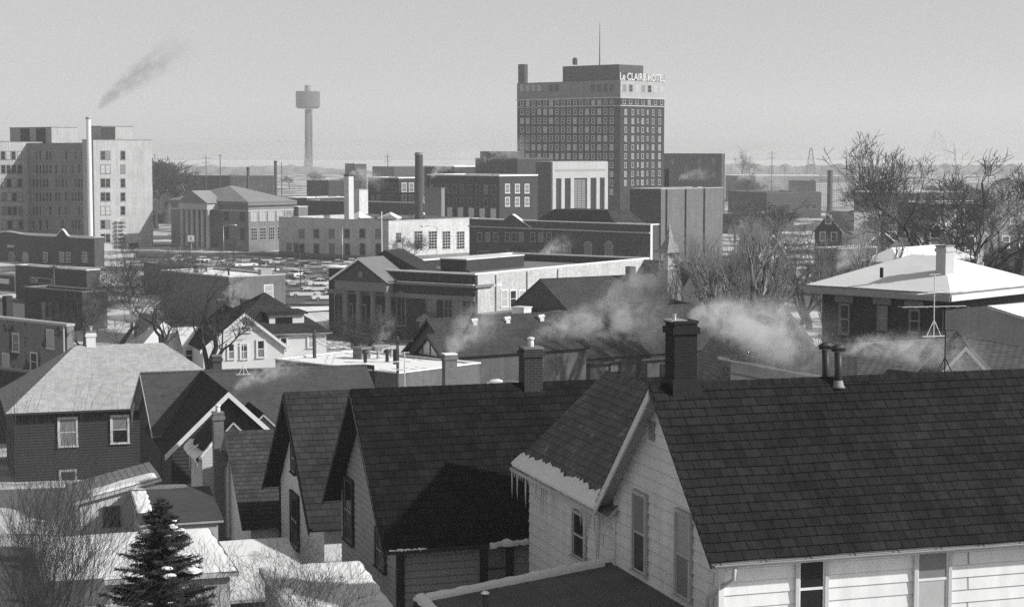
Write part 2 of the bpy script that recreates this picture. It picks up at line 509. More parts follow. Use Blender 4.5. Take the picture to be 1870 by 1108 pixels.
def snow_strip(mb, p0, p1, up, width, thick, seed, jag=0.35, n=40, m=0, foot=0.06, end=1.0):
    """a lumpy band of snow lying along an eave p0-p1, reaching 'width' up the slope direction 'up'"""
    p0, p1, up = Vector(p0), Vector(p1), Vector(up).normalized()
    nn = (p1 - p0).cross(up).normalized()
    if nn.z < 0: nn = -nn
    rows = []
    K = 6
    for i in range(n + 1):
        t = i / n
        w = width * (1 + jag * 1.5 * noise.noise(Vector((seed + t * 13.3, t * n * .083, .4))) + jag * 1.1 * noise.noise(Vector((seed + t * 37.7, t * n * .19, 3.3))) + jag * .5 * noise.noise(Vector((seed + 2 + t * 91.3, t * n * .53, 5.6))))
        hgt = thick * (1 + .5 * noise.noise(Vector((seed + 5, t * n * .35, 1))))
        d = foot * (1 + 1.2 * noise.noise(Vector((seed + 9, t * n * .5, 2))))
        base = p0.lerp(p1, t)
        row = [base - up * d - Vector((0, 0, hgt * .5)), base - up * d * 1.3 + nn * hgt * .4]
        for k in range(K):
            q = k / (K - 1)
            row.append(base + up * (w * q) + nn * (hgt * (1 - q ** 3) ** .5 + .04) if q < 1 else base + up * w + nn * .034)
        rows.append([mb.pt(v) for v in row])
    for a, b in zip(rows, rows[1:]):
        for k in range(len(a) - 1):
            mb.f.append([a[k], b[k], b[k + 1], a[k + 1]]); mb.m.append(m)
def icicles(parent, M, p0, p1, n, lmin, lmax, seed, r=0.02):
    rnd = random.Random(seed)
    p0, p1 = Vector(p0), Vector(p1)
    for i in range(n):
        t = (i + rnd.uniform(-.4, .4)) / max(1, n - 1)
        t = min(1, max(0, t))
        b = p0.lerp(p1, t); l = lmin + (lmax - lmin) * rnd.random() ** 2.2
        rr = r * (0.6 + 0.9 * l / lmax)
        mb = MB(M)
        mb.tube([b + Vector((0, 0, .03)), b - Vector((0, 0, l * .3)), b - Vector((.005, .005, l * .7)), b - Vector((0, 0, l))], [rr, rr * .8, rr * .45, .002], 6)
        mb.obj('icicle', ICE, parent, True)
def Mloc(x, y, rot=0, z=0): return Matrix.Translation((x, y, z)) @ Matrix.Rotation(R(rot), 4, 'Z')

# ================================================================== GROUND
def build_ground():
    xs = [-2600, -1500, -900, -600, -420, -300, -220, -170] + [x for x in range(-140, 141, 4)] + [170, 220, 300, 420, 600, 900, 1500, 2600]
    ys = [-40, -20, 0] + [y for y in range(10, 260, 4)] + [270, 290, 320, 360, 400, 460, 540, 640, 800, 1000, 1300, 1700, 2150]
    mb = MB()
    for x in xs:
        for y in ys:
            mb.v.append((x, y, gz(x, y) + 0.12 * noise.noise(Vector((x * .08, y * .08, 0)))))
    ny = len(ys)
    for i in range(len(xs) - 1):
        for j in range(ny - 1):
            mb.f.append([i * ny + j, (i + 1) * ny + j, (i + 1) * ny + j + 1, i * ny + j + 1]); mb.m.append(0)
    m = mat('winter_ground', 0.62, 0.95, 0.16, 0.06, bump=0.2, patch=(0.10, 0.045, 0.46))
    tag(mb.obj('ground', m, None, True), 'snow patched winter ground falling from the hill to the flat lower town', None, None, 'structure')
    mb = MB()
    mb.face([(-7000, 2150, -1), (7000, 2150, -1), (7000, 5200, -1), (-7000, 5200, -1)])
    tag(mb.obj('river', mat('river_ice', 0.62, 0.5, 0.12, 0.002, patch=(0.45, 0.0012, 0.55))), 'broad pale frozen river beyond the town', None, None, 'structure')
    # far bluffs: a real ridge, several hundred metres deep
    mb = MB(); nx, nd = 90, 7
    for i in range(nx + 1):
        x = -5200 + 10400 * i / nx
        top = 62 + 22 * noise.noise(Vector((x * .0007, 0, 3))) + 11 * noise.noise(Vector((x * .003, 0, 7))) - 34 * sstep(200, 1500, x)
        for j in range(nd + 1):
            q = j / nd
            h = top * math.sin(math.pi * min(1, .02 + q * .62)) ** .8
            mb.v.append((x, 5150 + 900 * q, -2 + h + 4 * noise.noise(Vector((x * .01, q * 5, 1)))))
    for i in range(nx):
        for j in range(nd):
            a = i * (nd + 1) + j
            mb.f.append([a, a + nd + 1, a + nd + 2, a + 1]); mb.m.append(0)
    tag(mb.obj('hills', mat('far_woods', 0.3, 0.95, 0.4, 0.004), None, True), 'long low wooded bluff across the river, faded by haze', None, None, 'structure')
build_ground()

# ================================================================== THE NEAR ROW OF HOUSES
ROW = 17.5
S1 = shin('shingle_brown_grey', 0.019, 0.2, gapcol=.3, spec=.08, var=.5, streak=.42, scale=.5, bump=.7)
S2 = shin('shingle_black', 0.013, 0.3, var=.5, streak=.3, bump=.6, gapcol=.5, spec=.06)
S3 = shin('shingle_dark_grey', 0.042, 0.2, spec=.1)
S4 = shin('shingle_scalloped', 0.06, 0.22, spec=.1)
S5 = shin('shingle_slate_grey', 0.075, 0.12, gapcol=.75, var=.15)
S1W = shin('shingle_worn_grey', 0.12, 0.2, gapcol=.3, patch=(0.26, 1.4, 0.60), streak=.3)
SIDW = mat('white_siding', 0.74, 0.6, 0.08, 0.5, 'brick', (14.3, 1), .03, .4, .03, streak=0.16)  # dark lap lines, here and on the next two: under-board shade painted in
SIDG = mat('grey_siding', 0.36, 0.7, 0.12, 0.5, 'lines', (1, 1), .09, .5, streak=0.08)
SIDD = mat('dark_siding', 0.04, 0.8, 0.2, 0.5, 'lines', (1, 1), .1, .5, streak=0.1)
STUC = mat('white_stucco', 0.86, 0.85, 0.08, 0.8, streak=0.06)
I4 = Matrix.Identity(4)

# ---- house with white siding, nearest on the right
h1 = Frame(3.73 + .45 * .9537 + .3007 * 3.75, 50 + .45 * .3007 - .9537 * 3.75, ROW, 9.0)
L1, W1, EZ1, RZ1 = 26.0, 7.5, 6.19, 9.68
H1 = thing('house', 'large white sided house nearest on the right, dark shingled roof and black chimney', 'house', h1, 'houses of the near row')
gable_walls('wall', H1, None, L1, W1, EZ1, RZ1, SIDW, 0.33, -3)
gable_roof('roof', H1, None, L1, W1, EZ1, RZ1, 0.5, 0.45, 0.3, [S1, SOFFG], 0.285, 0.45, 0.12, 0.034)
rake(H1, None, W1, EZ1, RZ1, 0.5, -0.45, WHITE, 0.26, 0.05, 'rake_board', (1,), 0.13)
rake(H1, None, W1, EZ1, RZ1, 0.5, -0.45, DARKT, 0.14, 0.04, 'rake_board', (0,), 0.02)
for y0, y1, z1 in ((W1 - .1, W1 + .06, EZ1 - .2), (-.06, .09, EZ1 - .3)):
    mb = MB(); mb.box(-0.06, 0.1, y0, y1, -2, z1); mb.obj('corner_board', WHITE, H1)
# rear wing, flush with the gable wall
MW = Mloc(6.0, W1 + .02, 90)
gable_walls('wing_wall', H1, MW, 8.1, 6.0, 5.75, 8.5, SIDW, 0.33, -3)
gable_roof('wing_roof', H1, MW, 8.1, 6.0, 5.75, 8.5, 0.35, 0.3, 0.8, [S1W, OFFW], 0.26, 0.4, 0.1, 0.024)
mb = MB(); sl = (8.5 - 5.75) / 3
snow_strip(mb, (-0.36, W1 + .5, 5.75 - .35 * sl + .03), (-0.36, W1 + 8.85, 5.75 - .35 * sl + .03), (1, 0, sl), 0.58, 0.06, 3.1, .2, 110, foot=.015)
mb.obj('eave_snow', SNOW, H1, True)
icicles(H1, None, (-.4, W1 + 5.2, 5.3), (-.4, W1 + 8.8, 5.3), 16, .2, 1.2, 5, .03)
icicles(H1, None, (-.4, W1 + .4, 5.32), (-.4, W1 + 2.0, 5.32), 9, .5, 2.4, 8, .045)
mb = MB(); mb.box(-.45, -.38, W1 + .4, W1 + 8.9, 5.27, 5.38); mb.obj('gutter', OFFW, H1)
# gable wall windows, vent
for (a, b, c, d, gl, lo) in ((1161, 1182, 903, 1043, SHADEG, GLASSD), (1239, 1263, 938, 1090, SHADE, SHADEG)):
    q = win_px(h1, 'y', a, b, c, d)
    near_window(H1, 'y', q[0], q[1], max(.75, q[2]), q[3], OFFW, gl, lo, .1, rail=.5)
q = win_px(h1, 'y', 1051, 1071, 938, 1018)
near_window(H1, 'y', q[0], q[1], q[2], q[3], OFFW, GLASSD, GLASSD, .08)
q = win_px(h1, 'y', 1188, 1198, 776, 804)
mb = MB(); mb.box(-.06, -.02, q[0] - .17, q[0] + .17, q[1], q[1] + q[3]); mb.box(-.09, -.061, q[0] - .22, q[0] + .22, q[1] + q[3], q[1] + q[3] + .07)
for i in range(6): mb.box(-.085, -.0605, q[0] - .17, q[0] + .17, q[1] + q[3] * (i + .2) / 6, q[1] + q[3] * (i + .5) / 6)
mb.obj('attic_vent', GREYT, H1)
# front wall windows
for (a, b, gl, lo) in ((1457, 1504, GLASSD, GLASSD), (1673, 1729, SHADEG, SHADE), (1900, 1950, GLASSD, GLASSD)):
    x0, zt = h1.onx(a, 1020); x1, _ = h1.onx(b, 1020)
    near_window(H1, 'x', (x0 + x1) / 2, EZ1 - 2.25, x1 - x0, 1.75, OFFW, gl, lo, .1, rail=.46, sash=WHITE)
# gutter, brackets, downpipe
mb = MB()
zg = EZ1 - .5 * (RZ1 - EZ1) / (W1 / 2)
gp = [(-.42, -.47 - .06 + .09 * math.cos(t) * 1.0, zg - .08 + .085 * math.sin(t)) for t in [math.pi + math.pi * i / 8 for i in range(9)]]
for (p, r) in zip(gp, gp[1:]):
    mb.face([(p[0], p[1], p[2]), (L1 + .3, p[1], p[2]), (L1 + .3, r[1], r[2]), (r[0], r[1], r[2])])
    mb.face([(p[0], p[1] + .004, p[2] + .004), (r[0], r[1] + .004, r[2] + .004), (L1 + .3, r[1] + .004, r[2] + .004), (L1 + .3, p[1] + .004, p[2] + .004)])
mb.face([(-.42, p[1], p[2]) for p in gp])
mb.tube([(-.42, -.445, zg - .08), (L1 + .3, -.445, zg - .08)], .018, 5); mb.tube([(-.42, -.62, zg - .08), (L1 + .3, -.62, zg - .08)], .02, 5)
mb.obj('gutter', GREYT, H1)
for i in range(18):
    x = -.25 + i * 1.25
    b = MB(); b.tube([(x, -.42, zg + .03), (x, -.52, zg - .02), (x, -.63, zg - .05)], .014, 5); b.obj('gutter_bracket', METALD, H1)
mb = MB(); mb.tube([(.18, -.5, zg - .16), (.18, -.42, zg - .5), (.15, -.2, zg - .62), (-.13, .15, zg - .95), (-.2, .35, zg - 1.1), (-.2, .4, zg - 4)], .055, 8)
mb.obj('downpipe', OFFW, H1, True)
# chimney and vents on the ridge
cx, cz = h1.onx(1246, 700, W1 / 2)
c1 = chimney(H1, None, cx, W1 / 2 + .1, RZ1 - .9, RZ1 + 1.66, .66, .66, brick('sooty_brick', 0.02, gapcol=.6, streak=.3, size=(.24, .085), gap=.012), capmat=BLACK)
mb = MB(); mb.box(cx - .42, cx + .42, W1 / 2 - .36, W1 / 2 + .56, RZ1 - .5, RZ1 + .16); mb.obj('flashing', BLACK, c1)
mb = MB(); mb.box(cx - .4, cx + .05, W1 / 2 - .2, W1 / 2 + .4, RZ1 + 1.715, RZ1 + 1.76); mb.tube([(cx - .25, W1 / 2, RZ1 + 1.76), (cx - .25, W1 / 2, RZ1 + 1.92)], .06, 8)
mb.obj('lid', METAL, c1)
for px, yb, hh in ((1508, W1 / 2 + .35, 1.12), (1531, W1 / 2 - .22, .98)):
    x, z = h1.onx(px, 690, yb)
    zb = RZ1 - abs(yb - W1 / 2) * 1.04
    mb = MB(); mb.tube([(x, yb, zb - .2), (x, yb, zb + hh * .45), (x - .02, yb, zb + hh)], .105, 12)
    v = mb.obj('vent_pipe', METALD, H1, True)
    mb = MB(); mb.tube([(x - .21, yb, zb + hh + .07), (x - .06, yb, zb + hh + .12), (x + .06, yb, zb + hh + .12), (x + .2, yb, zb + hh + .07)], [.07, .1, .1, .07], 8)
    mb.obj('vent_hood', METALD, v, True)
    mb = MB(); mb.lathe([(.2, 0), (.15, .07), (.13, .16), (.12, .2)], 12, 0, (x, yb, zb - .02)); mb.obj('vent_flashing', GREYT, v, True)
# lean-to with flat dark roof left of the gable wall
mb = MB()
y0, y1, xa, za, zb_ = -5.5, 7.9, -6.0, 3.2, 3.92
k = 9
for i in range(k):
    a, b = i / k, (i + 1) / k
    mb.face([(lerp(xa, -.03, a), y0, lerp(za, zb_, a)), (lerp(xa, -.03, b), y0, lerp(za, zb_, b)), (lerp(xa, -.03, b), y1, lerp(za, zb_, b)), (lerp(xa, -.03, a), y1, lerp(za, zb_, a))][::1], 0)
mb.face([(xa, y0, za - .2), (xa, y0, za), (xa, y1, za), (xa, y1, za - .2)], 1)
mb.face([(xa, y1, za - .2), (xa, y1, za), (-.03, y1, zb_), (-.03, y1, zb_ - .2)], 1)
mb.face([(xa, y0, za), (xa, y0, za - .2), (-.03, y0, zb_ - .2), (-.03, y0, zb_)], 1)
mb.obj('lean_to_roof', [mat('rolled_roofing', .12, .9, .3, .5, 'seams', (.92, 1), .03, .5), DARKT], H1)
mb = MB()
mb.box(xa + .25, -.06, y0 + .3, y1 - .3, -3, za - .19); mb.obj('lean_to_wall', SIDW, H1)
mb = MB()
snow_strip(mb, (xa + .02, y1 - .32, za + .03), (-.3, y1 - .32, zb_ + .03), (0, 1, 0), .3, .13, 6.2, .12, 50, foot=.02)
snow_strip(mb, (xa + .3, y0, za + .05), (xa + .3, y1, za + .05), (-1, 0, -.16), .3, .12, 2.2, .12, 40, foot=.02)
mb.obj('roof_edge_snow', SNOW, H1, True)
q = h1.l(P(886, 1090, 49.2)); zr = lerp(za, zb_, (q.x - xa) / (-.03 - xa))
mb = MB(); mb.tube([(q.x, q.y, zr - .1), (q.x, q.y, zr + .82)], .085, 12); v = mb.obj('vent_pipe', METALD, H1, True)
mb = MB(); mb.lathe([(.1, 0), (.12, .02), (.1, .05), (.04, .08)], 12, 0, (q.x, q.y, zr + .82)); mb.obj('cap', SNOW, v, True)

# ---- second house: black roof, grey walls
A2 = Vector((-5.77, 66.0))
def row_frame(A, half, z, g=0.0):
    s, c = math.sin(R(ROW)), math.cos(R(ROW))
    return Frame(A[0] + s * half + c * g, A[1] - c * half + s * g, ROW, z)
h2 = row_frame(A2, 4.45, 8.2, .62)
W2, RZ2 = 8.9, 16.48 - 8.2
EZ2 = RZ2 - 4.45 * 0.97
H2 = thing('house', 'grey house with a broad black roof and deep black soffit, second from the right', 'house', h2, 'houses of the near row')
gable_walls('wall', H2, None, 11, W2, EZ2, RZ2, SIDG, 0.24, -2)
gable_roof('roof', H2, None, 11, W2, EZ2, RZ2, 0.5, .62, .3, [S2, SOFF], .33, .42, .13, .03)
rake(H2, None, W2, EZ2, RZ2, .5, -.62, DARKT, .2, .05, 'rake_board', (0, 1), .03)
mb = MB(); mb.box(-.06, .2, -.07, .12, -2, EZ2 - .5); mb.obj('corner_board', DARKT, H2)
for (a, b, c, d, lo) in ((633, 647, 878, 988, GLASSD), (691, 706, 975, 1037, GLASSD)):
    q = win_px(h2, 'y', a, b, c, d)
    near_window(H2, 'y', q[0], q[1], max(.6, q[2]), q[3], DARKT, GLASS, lo, .14, rail=.5, sash=GREYT)
x0, _ = h2.onx(887, 1040); x1, _ = h2.onx(925, 1040)
near_window(H2, 'x', (x0 + x1) / 2, EZ2 - 2.3, x1 - x0, 1.7, DARKT, SHADEG, SHADEG, .22, sash=DARKT)
zg2 = EZ2 - .48
mb = MB(); mb.box(-.6, 11.2, -.74, -.61, zg2 - .1, zg2 + .02); mb.obj('gutter', DARKT, H2)
mb = MB(); snow_strip(mb, (3.0, -.68, zg2 + .0), (9.6, -.68, zg2 + .0), (0, 1, 1), .12, .1, 7.7, .9, 80, foot=.06)
snow_strip(mb, (-.5, -.68, zg2 - .01), (.8, -.68, zg2 - .01), (0, 1, 1), .05, .05, 1.7, .9, 30, foot=.03); mb.obj('eave_snow', SNOW, H2, True)
cx, _ = h2.onx(970, 705, W2 / 2)
chimney(H2, None, cx, W2 / 2 + .05, RZ2 - .7, RZ2 + 1.27, .7, .7, brick('brown_brick', 0.035, gapcol=2.2, size=(.26, .1), gap=.014), pots=1, potmat=WHITE)
cx, _ = h2.onx(822, 705, W2 / 2)

# ---- third house: white gable wall
h3 = row_frame((-9.64, 78.0), 4.8, 7.3, .7)
RZ3 = 14.8 - 7.3; W3 = 9.6; EZ3 = RZ3 - 4.8 * .91
H3 = thing('house', 'house with white gable wall and deep black soffit, third from the right', 'house', h3, 'houses of the near row')
gable_walls('wall', H3, None, 4.6, W3, EZ3, RZ3, STUC, None, -2)
gable_roof('roof', H3, None, 4.6, W3, EZ3, RZ3, .5, .7, .2, [S3, SOFF], .33, .45, .13, .03)
rake(H3, None, W3, EZ3, RZ3, .5, -.7, DARKT, .2, .05, 'rake_board', (0, 1), .03)
for (a, b, c, d) in ((535, 547, 905, 997), (536, 542, 812, 862)):
    q = win_px(h3, 'y', a, b, c, d)
    near_window(H3, 'y', q[0], q[1], max(.55, q[2]), q[3], DARKT, GLASS, GLASSD, .13, sash=OFFW)
mb = MB(); mb.box(-.06, .0, W3 - .1, W3 + .06, -2, EZ3 - .3); mb.obj('corner_board', DARKT, H3)
mb = MB(); mb.box(-.6, 4.8, -.64, -.51, EZ3 - .45, EZ3 - .33); mb.obj('gutter', DARKT, H3)

# ---- fourth: low house with scalloped shingles
h4 = row_frame((-13.56, 87.0), 4.5, 5.6, .45)
RZ4 = 11.77 - 5.6; W4 = 9.0; EZ4 = RZ4 - 4.5 * .76
H4 = thing('house', 'low white house with a scalloped shingle roof, right of the square brick chimney', 'house', h4, 'houses of the near row')
gable_walls('wall', H4, None, 4.0, W4, EZ4, RZ4, STUC, None, -2)
gable_roof('roof', H4, None, 4.0, W4, EZ4, RZ4, .35, .45, .1, [S4, SOFFG], .26, .3, .1, .03)
rake(H4, None, W4, EZ4, RZ4, .35, -.45, OFFW, .16, .05, 'rake_board', (1,), .03)
q = win_px(h4, 'y', 404, 410, 918, 972); near_window(H4, 'y', q[0], q[1], max(.5, q[2]), q[3], OFFW, GLASS, GLASSD, .08)

# ---- fifth: dark walled house with slate grey roof, cross gable, white rear wing
h5 = row_frame((-20.9, 104.0), 5.2, 4.9, .5)
RZ5 = 12.55 - 4.9; W5 = 10.4; EZ5 = RZ5 - 5.2 * .49
H5 = thing('house', 'dark walled house with a long slate grey roof, white trimmed cross gable and tiny chimney', 'house', h5, 'houses of the near row')
gable_walls('wall', H5, None, 12.2, W5, EZ5, RZ5, SIDD, .2, -2)
gable_roof('roof', H5, None, 12.2, W5, EZ5, RZ5, .4, .5, .3, [S5, SOFFG], .25, .4, .1, .012)
rake(H5, None, W5, EZ5, RZ5, .4, -.5, OFFW, .14, .05, 'rake_board', (0, 1), .02)
cx, _ = h5.onx(397, 670, W5 / 2)
chimney(H5, None, cx, W5 / 2 + .2, RZ5 - .5, RZ5 + .78, .5, .5, brick('grey_brick', .05, gapcol=2.0, size=(.24, .1), gap=.014))
x0, z0 = h5.onx(417, 716, -4.6)
gx, gzr = x0, z0
s5 = .95
MG = Mloc(gx + 2.9, -4.25, 90)     # x' runs along the row's depth, y' towards -x
gable_walls('cross_gable_wall', H5, MG, 6.5, 5.8, gzr - 2.9 * s5, gzr, SIDD, .2, -2)
gable_roof('cross_gable_roof', H5, MG, 9.2, 5.8, gzr - 2.9 * s5, gzr, .4, .35, .1, [S3, SOFFG], .3, .4, .1, .02)
rake(H5, MG, 5.8, gzr - 2.9 * s5, gzr, .4, -.35, WHITE, .3, .06, 'rake_board', (0, 1), -.03)
ze = EZ5 - .4 * .49
mb = MB(); snow_strip(mb, (.9, -.42, ze + .02), (gx - 2.7, -.42, ze + .02), (0, 1, .49), .2, .12, 4.4, .8, 40, foot=.05); mb.obj('eave_snow', SNOW, H5, True)
icicles(H5, None, (.8, -.45, ze - .05), (gx - 2.8, -.45, ze - .05), 8, .2, 1.9, 12, .04)
icicles(H5, None, (-.45, W5 + .3, EZ5 - .1), (-.45, W5 - 1.4, EZ5 + .4), 7, .4, 2.0, 21, .04)
# tv mast stand on the ridge
# white wing with snow edged roof
w5 = frame_at(363, 850, 89, ROW, 5.4); qz = 25 - (848 - 275) / F * 89 - 5.4
H6 = thing('rear_wing', 'small white wing with snow edged roof and square brick chimney', 'house wing', w5)
MV = Mloc(3.2, .25, 90)
gable_walls('wall', H6, MV, 4, 3.0, qz + .3, qz + 1.9, mat('white_boards', .6, .75, .12, .6, 'lines', (1, .16), .1, .55), None, -2)
gable_roof('roof', H6, MV, 4.4, 3.0, qz + .3, qz + 1.9, .25, .25, .1, [S3, OFFW], .3, .4, .08, .02)
mb = MB(); snow_strip(mb, (-.03, .1, qz + .06), (-.03, 4.4, qz + .06), (1, 0, 1.2), .42, .12, 8.3, .8, 50, foot=.07)
snow_strip(mb, (.05, .03, qz + .12), (1.2, .03, qz + 1.45), (0, 1, 0), .1, .06, 3.3, .4, 20, foot=.02); mb.obj('eave_snow', SNOW, H6, True)
q = w5.l(P(397, 840, 88.4))
chimney(H6, None, q.x + .05, q.y, -1, 25 - (757 - 275) / F * 88.4 - 5.4, .48, .55, brick('tan_brick', .16, gapcol=1.4, size=(.24, .09), gap=.012), pots=1, potmat=WHITE)
icicles(H6, None, (-.05, .2, qz - .02), (-.05, 3, qz - .02), 5, .3, 1.4, 31, .03)
# second wing joining the rows, its dark slope to the left
w6 = frame_at(480, 757, 97.5, ROW, 5.2)
H7 = thing('link_wing', 'dark roofed link wing between the slate grey house and the scalloped roof', 'house wing', w6)
qz = 25 - (757 - 275) / F * 97.5 - 5.2 - 1.9
MV = Mloc(1.9, 0, 90)
gable_walls('wall', H7, MV, 4, 3.8, qz, qz + 1.9, SIDG, .2, -2)
gable_roof('roof', H7, MV, 4.5, 3.8, qz, qz + 1.9, .25, .2, .1, [S3, OFFW], .3, .4, .08, .02)

# ---- light shingled hip roof house on the left
S6 = shin('shingle_pale', .42, .12, gapcol=.8, var=.12, scale=.25)
h8 = frame_at(24, 752, 116, ROW, 4.3)
H8 = thing('house', 'dark sided house with a large pale shingled hip roof, on the left', 'house', h8)
def hip_roof(name, parent, L, W, ez, rz, oh, mats, course, tab, inset=None, M=None, th=.14, step=.015, sidemats=None):
    mb = MB(M); i = inset if inset is not None else W / 2
    s = oh * (rz - ez) / (W / 2)
    a, b, c, d = (-oh, -oh, ez - s), (L + oh, -oh, ez - s), (L + oh, W + oh, ez - s), (-oh, W + oh, ez - s)
    r0, r1 = (i, W / 2, rz), (L - i, W / 2, rz)
    slope(mb, a, b, r1, r0, course, tab, th, step); slope(mb, c, d, r0, r1, course, tab, th, step)
    slope(mb, d, a, r0, r0, course, tab, th, step); slope(mb, b, c, r1, r1, course, tab, th, step)
    return mb.obj(name, mats, parent)
x1, _ = h8.onx(440, 740)
_, zr = h8.onx(200, 629, 5.5); _, ze = h8.onx(100, 750)
hip_roof('roof', H8, x1, 11.0, ze + .3, zr, .5, [S6, DARKT], .22, .35, 4.3)
mb = MB()
for y, d in ((0, 1), (11.0, -1)):
    wall(mb, [(0, -2), (x1, -2), (x1, ze + .1), (0, ze + .1)], (lambda a, z, o: (a, -o, z)) if d > 0 else (lambda a, z, o: (x1 - a, 11.0 + o, z)), .18)
for x, d in ((0, -1), (x1, 1)):
    wall(mb, [(0, -2), (11.0, -2), (11.0, ze + .1), (0, ze + .1)], (lambda a, z, o: (-o, 11.0 - a, z)) if d < 0 else (lambda a, z, o: (x1 + o, a, z)), .18)
mb.obj('wall', SIDD, H8)
for (a, b, c, d, g, l) in ((109, 139, 764, 814, SHADEG, SHADEG), (205, 233, 760, 808, SHADEG, GLASSD), (112, 138, 860, 930, GLASS, GLASSD)):
    q = win_px(h8, 'x', a, b, c, d); near_window(H8, 'x', q[0], q[1], q[2], q[3], OFFW, g, l, .12, sash=OFFW)
cx, cz = h8.onx(166, 630, 5.5)
chimney(H8, None, cx, 5.6, zr - .8, zr + .85, .6, .6, mat('whitewashed_brick', .75, .8, .1, .6), pots=1, potmat=METAL)
mb = MB(); mb.box(-.6, x1 + .6, -.62, -.51, ze - .1, ze + .02); mb.obj('gutter', DARKT, H8)
# ---- sheds and garages among the near houses
def shed(name, label, fr, L, W, zf, zb, wmat, rmat, side='y', oh=.3, th=.12, snow=None, base=-2, cat='shed', zl=None):
    """mono-pitch building: eave heights at x=0 and x=L (side 'x') or y=0 and y=W (side 'y')"""
    o = thing(name, label, cat, fr)
    H = (lambda x, y: lerp(zf, zb, x / L)) if side == 'x' else (lambda x, y: lerp(zf, zb, y / W))
    mb = MB()
    c = [(0, 0), (L, 0), (L, W), (0, W)]
    for (a, b) in zip(c, c[1:] + c[:1]):
        mb.face([(a[0], a[1], base), (b[0], b[1], base), (b[0], b[1], H(*b) - th), (a[0], a[1], H(*a) - th)])
    mb.obj('wall', wmat, o)
    mb = MB(); e = oh
    cc = [(-e, -e), (L + e, -e), (L + e, W + e), (-e, W + e)]
    if side == 'y': slope(mb, (cc[0][0], cc[0][1], H(*cc[0])), (cc[1][0], cc[1][1], H(*cc[1])), (cc[2][0], cc[2][1], H(*cc[2])), (cc[3][0], cc[3][1], H(*cc[3])), .3, .4, th, .012)
    else: slope(mb, (cc[3][0], cc[3][1], H(*cc[3])), (cc[0][0], cc[0][1], H(*cc[0])), (cc[1][0], cc[1][1], H(*cc[1])), (cc[2][0], cc[2][1], H(*cc[2])), .3, .4, th, .012)
    mb.obj('roof', [rmat, OFFW], o)
    if snow:
        x0, x1, y0, y1, tk = snow
        mb = MB(); n = 26; idx = []
        for i in range(n + 1):
            for j in range(n + 1):
                a, b = i / n, j / n
                x = lerp(x0, x1, a) + .06 * noise.noise(Vector((b * 9, 1, a * 2))); y = lerp(y0, y1, b) + .06 * noise.noise(Vector((a * 9, 5, 0)))
                ed = min(a, 1 - a, b, 1 - b)
                t = tk * min(1, (ed * 9)) ** .5 * (1 + .35 * noise.noise(Vector((a * 4, b * 4, 2))))
                idx.append(mb.pt((x, y, H(x, y) + .015 + t)))
        for i in range(n):
            for j in range(n):
                mb.f.append([idx[i * (n + 1) + j], idx[(i + 1) * (n + 1) + j], idx[(i + 1) * (n + 1) + j + 1], idx[i * (n + 1) + j + 1]]); mb.m.append(0)
        mb.obj('roof_snow', mat('snow_worn', .84, .85, .08, .5, bump=.35, patch=(.4, .45, .62)), o, True)
    return o, H
# pale outbuilding with one window
f = frame_at(146, 915, 79.0, ROW, 6.6)
xr, _ = f.onx(283, 880); _, za = f.onx(148, 912); _, zb_ = f.onx(283, 878)
SH1, _ = shed('outbuilding', 'pale outbuilding with snow striped sloping roof and one small dark window', f, xr, 4.0, za, zb_ + .1, WHITE, shin('shingle_pale_grey', .22, .1, gapcol=.8), 'x', .25, .14, (.4, xr + .1, -.1, 1.3, .09))
q = win_px(f, 'x', 191, 216, 926, 958); near_window(SH1, 'x', q[0], q[1], q[2], q[3], DARKT, GLASSD, GLASSD, .07)
# snowy porch roof + ribbed roof shed
f = frame_at(262, 950, 73.5, ROW, 7.2)
xr, _ = f.onx(398, 945); _, za = f.onx(262, 958); zt = 25 - (921 - 275) / F * 75.5 - 7.2
SH2, _ = shed('garage', 'low garage with ribbed dark roof and snow at its corner, behind the spruce', f, xr, 3.6, za + .1, zt + .15, OFFW, mat('ribbed_roofing', .09, .8, .2, .4, 'lines', (1, .45), .35, .35), 'y', .2, .12, (-.15, .5, 1.0, 3.6, .08))
f = frame_at(252, 925, 77.5, ROW, 7.0)
xr, _ = f.onx(352, 915); _, za = f.onx(252, 922)
SH3, _ = shed('porch', 'snow covered porch roof between the pale outbuilding and the ribbed garage', f, xr, 2.4, za, za + .25, OFFW, GRAVEL, 'y', .15, .12, (-.1, xr + .1, -.1, 2.5, .16), cat='porch')
# wide snow covered garage at the lower left, under the spruce
f = frame_at(92, 1068, 56.0, ROW, 8.4)
xr, _ = f.onx(420, 1050); _, za = f.onx(100, 1062)
zt = 25 - (988 - 275) / F * 62 - 8.4
SH4, _ = shed('garage', 'wide garage with a thick blanket of snow on its roof, behind the spruce', f, xr, 6.0, za, zt, OFFW, GRAVEL, 'y', .25, .15, (-.2, xr + .2, -.2, 6.1, .10))
f = frame_at(95, 1106, 49.0, ROW, 9.0)
xr, _ = f.onx(195, 1100); _, za = f.onx(95, 1100)
SH5, _ = shed('shed', 'dark shed roof edge at the bottom left below the snowy garage', f, xr, 2.0, za - .1, za + .1, SIDD, TARR, 'y', .1)
# snow roof beside the second house
f = frame_at(600, 1106, 51.0, ROW, 8.9)
zt = 25 - (1062 - 275) / F * 54.5 - 8.9
xa, _ = f.onx(536, 1090); xr, _ = f.onx(716, 1100)
f = Frame(f.w(xa, 0, 0).x, f.w(xa, 0, 0).y, ROW, 8.9); xr = xr - xa
SH6, _ = shed('porch', 'porch roof under smooth thick snow beside the grey house with black roof', f, xr, 4.6, zt - .35, zt + .1, SIDG, GRAVEL, 'y', .15, .15, (-.15, xr + .15, -.1, 4.7, .14), cat='porch')
